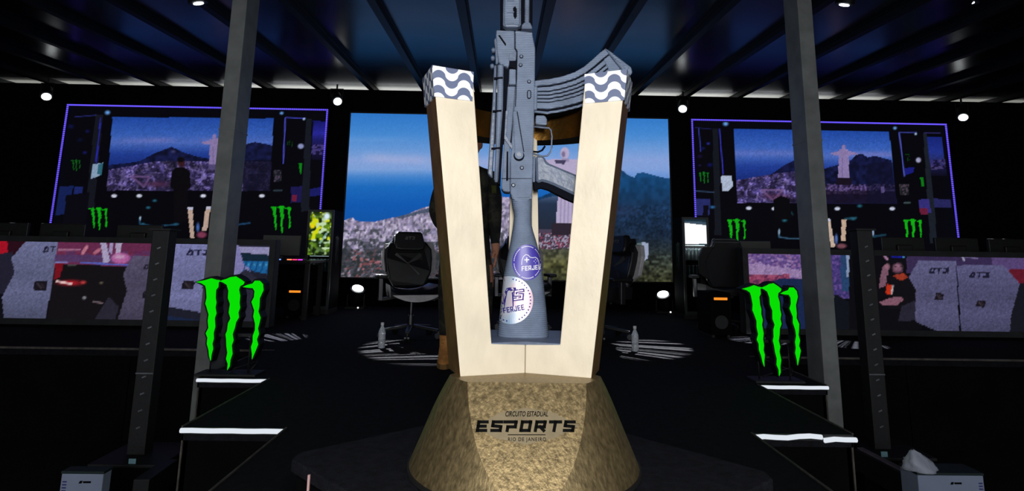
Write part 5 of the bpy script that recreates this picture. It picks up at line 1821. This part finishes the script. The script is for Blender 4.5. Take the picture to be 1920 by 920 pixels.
def fridge(xl, xr, ytop, Y, ypan0, ypan1, painter, bg, lit, label, grp, emb):
    a, b = at_depth(xl, ytop, Y), at_depth(xr, ytop, Y)
    x0, x1, H = float(a[0]), float(b[0]), float((a[2] + b[2]) / 2)
    dp = .46
    s = empty('drink_fridge', ((x0 + x1) / 2, Y + dp / 2, 0))
    tag(s, label, 'fridge', 'drink fridges at the back of the stage')
    t = .022
    MB().box(x0, x0 + t, Y + .03, Y + dp, .06, H).build('side_panel', M['skirt'], s, bevel=.004)
    MB().box(x1 - t, x1, Y + .03, Y + dp, .06, H).build('side_panel', M['skirt'], s, bevel=.004)
    MB().box(x0 + t, x1 - t, Y + .03, Y + dp, H - .03, H).build('top_panel', M['plastic'], s)
    MB().box(x0 + t, x1 - t, Y + dp - .02, Y + dp, .06, H - .03).build('back_panel', M['skirt'], s)
    MB().box(x0, x1, Y + .03, Y + dp, .0, .06).build('plinth', M['plastic'], s)
    pz1, pz0 = float(at_depth((xl + xr) / 2, ypan0, Y)[2]), float(at_depth((xl + xr) / 2, ypan1, Y)[2])
    zs = [pz0 - .21, pz0 - .44, pz0 - .67]
    for z in zs:
        if z > .1:
            MB().box(x0 + t, x1 - t, Y + .05, Y + dp - .02, z - .008, z).build('shelf', M['blackmetal'], s)
    d = MB()
    fw = .03
    d.box(x0, x0 + fw, Y, Y + .028, .06, H)
    d.box(x1 - fw, x1, Y, Y + .028, .06, H)
    d.box(x0 + fw, x1 - fw, Y, Y + .028, H - fw, H)
    d.box(x0 + fw, x1 - fw, Y, Y + .028, .06, .06 + fw * 1.4)
    door = d.build('door', M['fridgerim'], s)
    MB().box(x0 + fw, x1 - fw, Y + .014, Y + .017, .06 + fw * 1.4, pz0 - .004).build('pane', M['glass'], door)
    MB().box(x0 + fw * .9, x1 - fw * .9, Y + .012, Y + .026, pz0 - .012, H - fw * .9).build('reflection_backing', M['skirt'], door)
    picture('reflection_panel', x0 + fw, x1 - fw, pz0, pz1, Y + .0105, .008, painter, door, bg)
    MB().box(x0 + .05, x1 - .05, Y + .045, Y + .06, pz0 - .014, pz0 - .004).build('interior_lamp', emat('cool_fridge_lamp', (.75, .95, 1, 1), lit), s)
    MB().bar((x1 - .012, Y - .02, H * .5), (x1 - .012, Y - .02, H * .68), .012, .012).build('handle', M['blackmetal'], door)
    # claw mark down the fridge side
    mk = MB()
    sx_ = x0 - .0015 if emb < 0 else x1 + .0015
    for P in CLAW:
        mk.add([(sx_, Y + .24 + (q[0] - .5) * .16, H * .60 + (.5 - q[1]) * .42) for q in P], [tuple(range(len(P)))])
    mk.build('claw_mark', M['darkgreen'], s)
    n = 6
    w = (x1 - x0 - .1) / (n - 1)
    return x0, x1, zs, n, w
M['fridgerim'] = pmat('grey_fridge_rim', (0.035, 0.04, 0.042, 1), 0.5, 0.1, var=0.15)
M['darkgreen'] = pmat('green_print', (0.01, 0.06, 0.008, 1), 0.5, var=0.1)
ORD = ('first', 'second', 'third', 'fourth', 'fifth', 'sixth')
FRY = 8.0
x0, x1, zs, n, w = fridge(578, 627, 393, FRY, 397, 478, tree_reflection, (20, 36, 12), 3.0, 'tall black drinks fridge with a leafy green reflection painted on its door panel', '', 1)
for i in range(n):
    can(x0 + .05 + w * i, FRY + .085, zs[0], M['can'] if i < 2 else M['candark'], ('%s can, %s from the left on the shelf of the leafy-panel fridge' % ('silver' if i < 2 else 'dark', ORD[i])), 'cans in the leafy-panel fridge')
x0, x1, zs, n, w = fridge(1279, 1328, 407, FRY, 411, 458, sky_reflection, (60, 80, 96), 8.0, 'tall black drinks fridge with a white sky reflection painted on its door panel', '', -1)
for r, (lab_, mt) in enumerate((('pale can, %s from the left in the upper row of the white-panel fridge', M['can']), ('dark can, %s from the left in the second row of the white-panel fridge', M['candark']))):
    for i in range(n):
        can(x0 + .05 + w * i, FRY + .085, zs[r], mt, lab_ % ORD[i], 'cans in the white-panel fridge, row %d' % (r + 1))

# ================================================================== DESKS WITH SCREENS
def desk(x0, x1, y0, y1, h, label):
    s = empty('gaming_desk', ((x0 + x1) / 2, (y0 + y1) / 2, 0))
    tag(s, label, 'desk', 'black desks at the sides of the stage')
    MB().box(x0, x1, y0, y1, h - .03, h).build('desk_top', M['plastic'], s, bevel=.005)
    for x in (x0 + .05, x1 - .05):
        for y in (y0 + .06, y1 - .06):
            MB().box(x - .025, x + .025, y - .025, y + .025, 0, h - .03).build('leg', M['blackmetal'], s)
    MB().box(x0 + .05, x1 - .05, y1 - .08, y1 - .06, h - .35, h - .06).build('modesty_panel', M['skirt'], s)

def monitor(x, y, z, rz, w, label):
    m = empty('monitor', (x, y, z), rz)
    tag(m, label, 'monitor', 'monitors on the stage desks')
    MB().box(-w / 2, w / 2, -.02, .02, .05, .05 + w * .58).build('case', M['plastic'], m, bevel=.008, wc=False)
    MB().box(-.09, .09, .02, .05, .12, .26).build('rear_bulge', M['plastic'], m, bevel=.01, wc=False)
    MB().bar((0, .045, .012), (0, .045, .2), .04, .03, up=(0, 1, 0)).build('stand', M['plastic'], m, wc=False)
    MB().box(-.12, .12, -.06, .12, 0, .012).build('foot', M['plastic'], m, bevel=.004, wc=False)

def keyboard(x, y, z, label):
    k = empty('keyboard', (x, y, z))
    tag(k, label, 'keyboard')
    MB().box(-.2, .2, -.07, .07, 0, .022).build('case', M['plastic'], k, bevel=.004, wc=False)
    mb = MB()
    for r in range(4):
        for c in range(13):
            mb.box(-.19 + c * .0285, -.19 + c * .0285 + .024, -.058 + r * .028, -.058 + r * .028 + .024, .022, .032)
    mb.build('keycaps', M['plastic'], k, wc=False)['kind'] = 'stuff'
    for i, cc in enumerate(((60, 110, 255), (120, 160, 255), None, (255, 140, 90), (255, 60, 120), (210, 60, 220))):
        if cc:
            MB().box(-.195 + i * .066, -.195 + i * .066 + .058, -.074, -.0705, .006, .02).build('glow_bar', emat('key_glow', srgb(*cc), 1.3), k, wc=False)

dl = at_depth(512, 500, 7.35)
dr = at_depth(584, 500, 7.35)
DH = .70
desk(float(dl[0]) - 1.2, float(dr[0]), 7.3, 7.95, DH, 'black desk with lit keyboard in front of the leafy-panel fridge')
monitor(float(at_depth(527, 470, 7.7)[0]), 7.7, DH, R_(14), .46, 'dark monitor on the desk left of the leafy-panel fridge')
kp = at_depth(541, 494, 7.42)
keyboard(float(kp[0]), 7.42, DH, 'keyboard glowing blue and pink on the left desk')
def pc_tower(x, y, col_, label, lz=.31):
    t = empty('computer_tower', (x, y, 0))
    tag(t, label, 'computer', 'computers under the stage desks')
    MB().box(-.11, .11, 0, .42, .03, .46).build('case', M['skirt'], t, bevel=.006, wc=False)
    MB().box(-.07, .07, -.006, 0, lz, lz + .025).build('light_bar', col_, t, wc=False)
    MB().tube([(0, -.004, .16), (0, -.001, .16)], .07, 18).build('fan_grille', M['blackmetal'], t, wc=False)
    for sx_ in (-.08, .08):
        MB().box(sx_ - .015, sx_ + .015, .03, .39, 0, .03).build('foot', M['blackmetal'], t, wc=False)
tp = at_depth(553, 546, 7.5)
pc_tower(float(tp[0]), 7.5, M['orange'], 'black computer with an orange light under the left desk')
dl = at_depth(1338, 510, 7.35)
desk(float(dl[0]), float(dl[0]) + 1.9, 7.3, 7.95, DH, 'black desk behind the right low screen')
tp = at_depth(1351, 560, 6.3)
pc_tower(float(tp[0]), 6.3, M['orange'], 'black computer with an orange light on the floor beside the right low screen', float(tp[2]) - .012)
monitor(float(dl[0]) + .62, 7.7, DH, R_(-15), .5, 'dark monitor on the desk right of the white-panel fridge')
pp = at_depth(1378, 506, 7.4)
o = MB().prism([(float(pp[0]) - .12, 7.36, DH), (float(pp[0]) + .12, 7.33, DH), (float(pp[0]) + .13, 7.52, DH), (float(pp[0]) - .11, 7.54, DH)],
               [(float(pp[0]) - .12, 7.36, DH + .02), (float(pp[0]) + .12, 7.33, DH + .02), (float(pp[0]) + .13, 7.52, DH + .02), (float(pp[0]) - .11, 7.54, DH + .02)]).build('paper_pad', M['white'], bevel=.003)
tag(o, 'white paper pad on the right desk edge', 'paper')
p = at_height(1352, 600, 0)
gaming_chair('gaming_chair', (float(at_depth(1352, 500, 7.15)[0]) - .04, 7.05, 0), R_(172), 'dark gaming chair with its back to the hall at the right desk', 'leather')

# long desks behind the low screens, with screens standing on them
for sg, xa, xb, txt in ((-1, -6.2, -2.75, 'left'), (1, 3.2, 6.2, 'right')):
    desk(xa, xb, 6.66, 7.2, .74, 'long black desk hidden behind the %s low screen' % txt)
    for j, px in enumerate((10, 118, 262) if sg < 0 else (1690, 1790, 1890)):
        q = at_depth(px, 440, 6.95)
        monitor(float(q[0]), 6.95, .74, R_(180), .52, 'dark monitor back above the %s low screen, %s from the left' % (txt, ('first', 'second', 'third')[j]))

# ================================================================== PERSON (standing behind the trophy's left arm)
def person(cx, cy, label):
    root = empty('person', (cx, cy, 0))
    tag(root, label, 'person')
    V, E_, Rr = [], [], []
    def v(x, y, z, r, parent=None):
        V.append((x, y, z))
        Rr.append(r if isinstance(r, tuple) else (r, r))
        if parent is not None:
            E_.append((parent, len(V) - 1))
        return len(V) - 1
    pel = v(0, 0, .95, (.19, .13))
    wst = v(0, 0, 1.10, (.19, .12), pel)
    ch = v(0, .01, 1.30, (.2, .13), wst)
    up = v(0, .015, 1.45, (.15, .09), ch)
    nk = v(0.01, .01, 1.54, .06, up)
    hb = v(0.02, 0, 1.60, .058, nk)
    # legs
    for sx_, fx in ((-1, -.125), (1, .15)):
        h = v(sx_ * .105, 0, .86, .105, pel)
        k1 = v(fx * .95, -.01, .66, .098, h)
        kn = v(fx, -.015, .49, .08, k1)
        cf = v(fx, .01, .33, .076, kn)
        an = v(fx, .02, .17, .06, cf)
    # image-left arm: elbow out, forearm to the belt
    s = v(-.17, .01, 1.44, .078, up)
    m = v(-.225, .02, 1.32, .062, s)
    e = v(-.262, .03, 1.17, .052, m)
    f = v(-.215, -.07, 1.07, .045, e)
    w = v(-.16, -.13, 1.02, .034, f)
    hnd = v(-.12, -.155, 1.005, (.042, .022), w)
    for i, (dx, dz) in enumerate(((.055, .03), (.065, .012), (.062, -.006), (.05, -.022))):
        a = v(-.12 + dx * .5, -.165, 1.005 + dz * .8, .0095, hnd)
        b = v(-.12 + dx, -.16, 1.0 + dz, .008, a)
    a = v(-.115, -.16, 1.04, .01, hnd)
    b = v(-.095, -.165, 1.06, .009, a)
    # image-right arm: hanging straight
    s = v(.17, .01, 1.44, .078, up)
    m = v(.215, .02, 1.31, .074, s)
    e = v(.222, .02, 1.16, .066, m)
    f = v(.228, -.005, 1.03, .056, e)
    w = v(.235, -.03, .92, .036, f)
    hnd = v(.243, -.04, .85, (.024, .04), w)
    for i, (dy, L) in enumerate(((-.033, .07), (-.012, .082), (.009, .078), (.03, .06))):
        a = v(.243, -.04 + dy, .80, .0095, hnd)
        b = v(.236, -.045 + dy, .80 - L * .5, .009, a)
        c = v(.226, -.048 + dy, .80 - L * .85, .008, b)
    a = v(.225, -.08, .84, .011, hnd)
    b = v(.215, -.095, .80, .0095, a)
    me = bpy.data.meshes.new('body_skeleton')
    me.from_pydata(V, E_, [])
    ob = bpy.data.objects.new('body_skeleton', me)
    col.objects.link(ob)
    sk = ob.modifiers.new('skin', 'SKIN')
    for i, sv in enumerate(me.skin_vertices[0].data):
        sv.radius = Rr[i]
        sv.use_root = (i == 0)
    sb = ob.modifiers.new('sub', 'SUBSURF')
    sb.levels = sb.render_levels = 2
    dg = bpy.context.evaluated_depsgraph_get()
    ev = ob.evaluated_get(dg)
    m2 = bpy.data.meshes.new_from_object(ev)
    bpy.data.objects.remove(ob)
    bm = bmesh.new()
    bm.from_mesh(m2)
    # head, shaped from a sphere: cranium, jaw, nose, ears, eye sockets
    hc = Vector((.028, -.015, 1.70))
    r = bmesh.ops.create_uvsphere(bm, u_segments=28, v_segments=20, radius=1.0)
    for q in r['verts']:
        x, y, z = q.co
        jaw = max(0, -z)
        X = x * (.076 - .016 * jaw)
        Yy = y * (.096 - .012 * jaw) - .012 * jaw
        Z = z * .118
        if y < -.6 and abs(x) < .25 and -.42 < z < .12:
            Yy -= .022 * (1 - abs(x) / .25) * (1 - (z + .42) / .6)
        if y < -.6 and .02 < z < .3 and .2 < abs(x) < .6:
            Yy += .008
        if abs(x) > .93 and -.3 < z < .25 and y > -.2:
            X += math.copysign(.014, x)
        q.co = Vector((X, Yy, Z)) + hc
    headv = set(r['verts'])
    bm.faces.ensure_lookup_table()
    for f in bm.faces:
        c = f.calc_center_median()
        f.smooth = True
        isk = all(q in headv for q in f.verts) or c.z > 1.55
        if c.x > .2 and c.z < .915 and c.z > .6: isk = True
        if c.z > .95 and c.z < 1.1 and c.y < -.135 and c.x > -.185: isk = True
        f.material_index = 1 if isk else 0
    m2.materials.clear()
    m2.materials.append(M['camo'])
    m2.materials.append(M['skin'])
    bm.to_mesh(m2)
    bm.free()
    b = bpy.data.objects.new('body', m2)
    col.objects.link(b)
    b.parent = root
    # hair cap, eyes, brows, mouth
    hr = MB()
    vs, fs = [], []
    nu_, nv_ = 24, 8
    for i in range(nv_ + 1):
        t = (i / nv_) * 1.02
        for k in range(nu_):
            a = 2 * math.pi * k / nu_
            tt = t * (.7 if math.sin(a) < -.2 else 1.0)
            vs.append((hc.x + .081 * math.sin(tt) * math.cos(a), hc.y + .006 + .101 * math.sin(tt) * math.sin(a), hc.z + .004 + .122 * math.cos(tt)))
    for i in range(nv_):
        for k in range(nu_):
            k2 = (k + 1) % nu_
            fs.append((i * nu_ + k, i * nu_ + k2, (i + 1) * nu_ + k2, (i + 1) * nu_ + k))
    hr.add(vs, fs).build('hair', M['hair'], root, smooth=True, wc=False)
    for sx_ in (-1, 1):
        MB().sphere((hc.x + sx_ * .03, hc.y - .083, hc.z + .012), .0085, 10, 6).build('eye', M['white'], root, smooth=True, wc=False)
        MB().bar((hc.x + sx_ * .016, hc.y - .094, hc.z + .031), (hc.x + sx_ * .045, hc.y - .086, hc.z + .033), .008, .006).build('eyebrow', M['hair'], root, wc=False)
    MB().bar((hc.x - .022, hc.y - .099, hc.z - .062), (hc.x + .022, hc.y - .099, hc.z - .062), .008, .007).build('mouth', M['lips'], root, wc=False)
    # belt, collar, arm patch
    MB().lathe([(.2, .985), (.201, 1.02)], 28).build('belt', M['plastic'], root, wc=False).scale = (1, .8, 1)
    MB().prism([(.195, -.062, 1.37), (.235, -.05, 1.37), (.235, -.05, 1.31), (.2, -.062, 1.31)], [(.195, -.04, 1.37), (.235, -.03, 1.37), (.235, -.03, 1.31), (.2, -.04, 1.31)]).build('arm_patch', M['patch'], root, wc=False)
    # boots
    for fx in (-.125, .15):
        bt = MB()
        vs, fs = [], []
        prof = [(0.215, .02, .06, .066), (.18, .02, .056, .062), (.13, .018, .055, .066), (.095, -.01, .056, .095), (.07, -.045, .056, .13), (.045, -.06, .057, .148), (.03, -.062, .056, .15)]
        n = 16
        for (z, yc, rx, ry) in prof:
            for k in range(n):
                a = 2 * math.pi * k / n
                vs.append((fx + rx * math.cos(a), yc + ry * math.sin(a), z))
        for i in range(len(prof) - 1):
            for k in range(n):
                k2 = (k + 1) % n
                fs.append((i * n + k, i * n + k2, (i + 1) * n + k2, (i + 1) * n + k))
        fs.append(tuple(range(n)))
        fs.append(tuple((len(prof) - 1) * n + k for k in range(n))[::-1])
        boot = bt.add(vs, fs).build('boot', M['boot'], root, smooth=True, autosmooth=60, wc=False)
        so = [(fx + .06 * math.cos(2 * math.pi * k / n), -.062 + .155 * math.sin(2 * math.pi * k / n)) for k in range(n)]
        MB().prism([(a, b2, .034) for a, b2 in so], [(a, b2, 0.0) for a, b2 in so]).build('sole', M['sole'], boot, wc=False)
        lc = MB()
        for k in range(4):
            z = .11 + .024 * k
            lc.bar((fx - .03, -.05 + .012 * (k > 0), z), (fx + .03, -.05 + .012 * (k > 0), z + .01), .006, .006)
        lc.build('laces', M['sole'], boot, wc=False)
    return root
M['lips'] = pmat('lips', srgb(130, 70, 60), 0.6, var=0.1)
M['patch'] = pmat('olive_patch', srgb(70, 74, 22), 0.8, var=0.4, scale=60)
pc = at_height(838, 688, 0)
person(float(pc[0]) + .105, float(pc[1]) + .12, 'person in dark camouflage and tan boots standing behind the trophy')
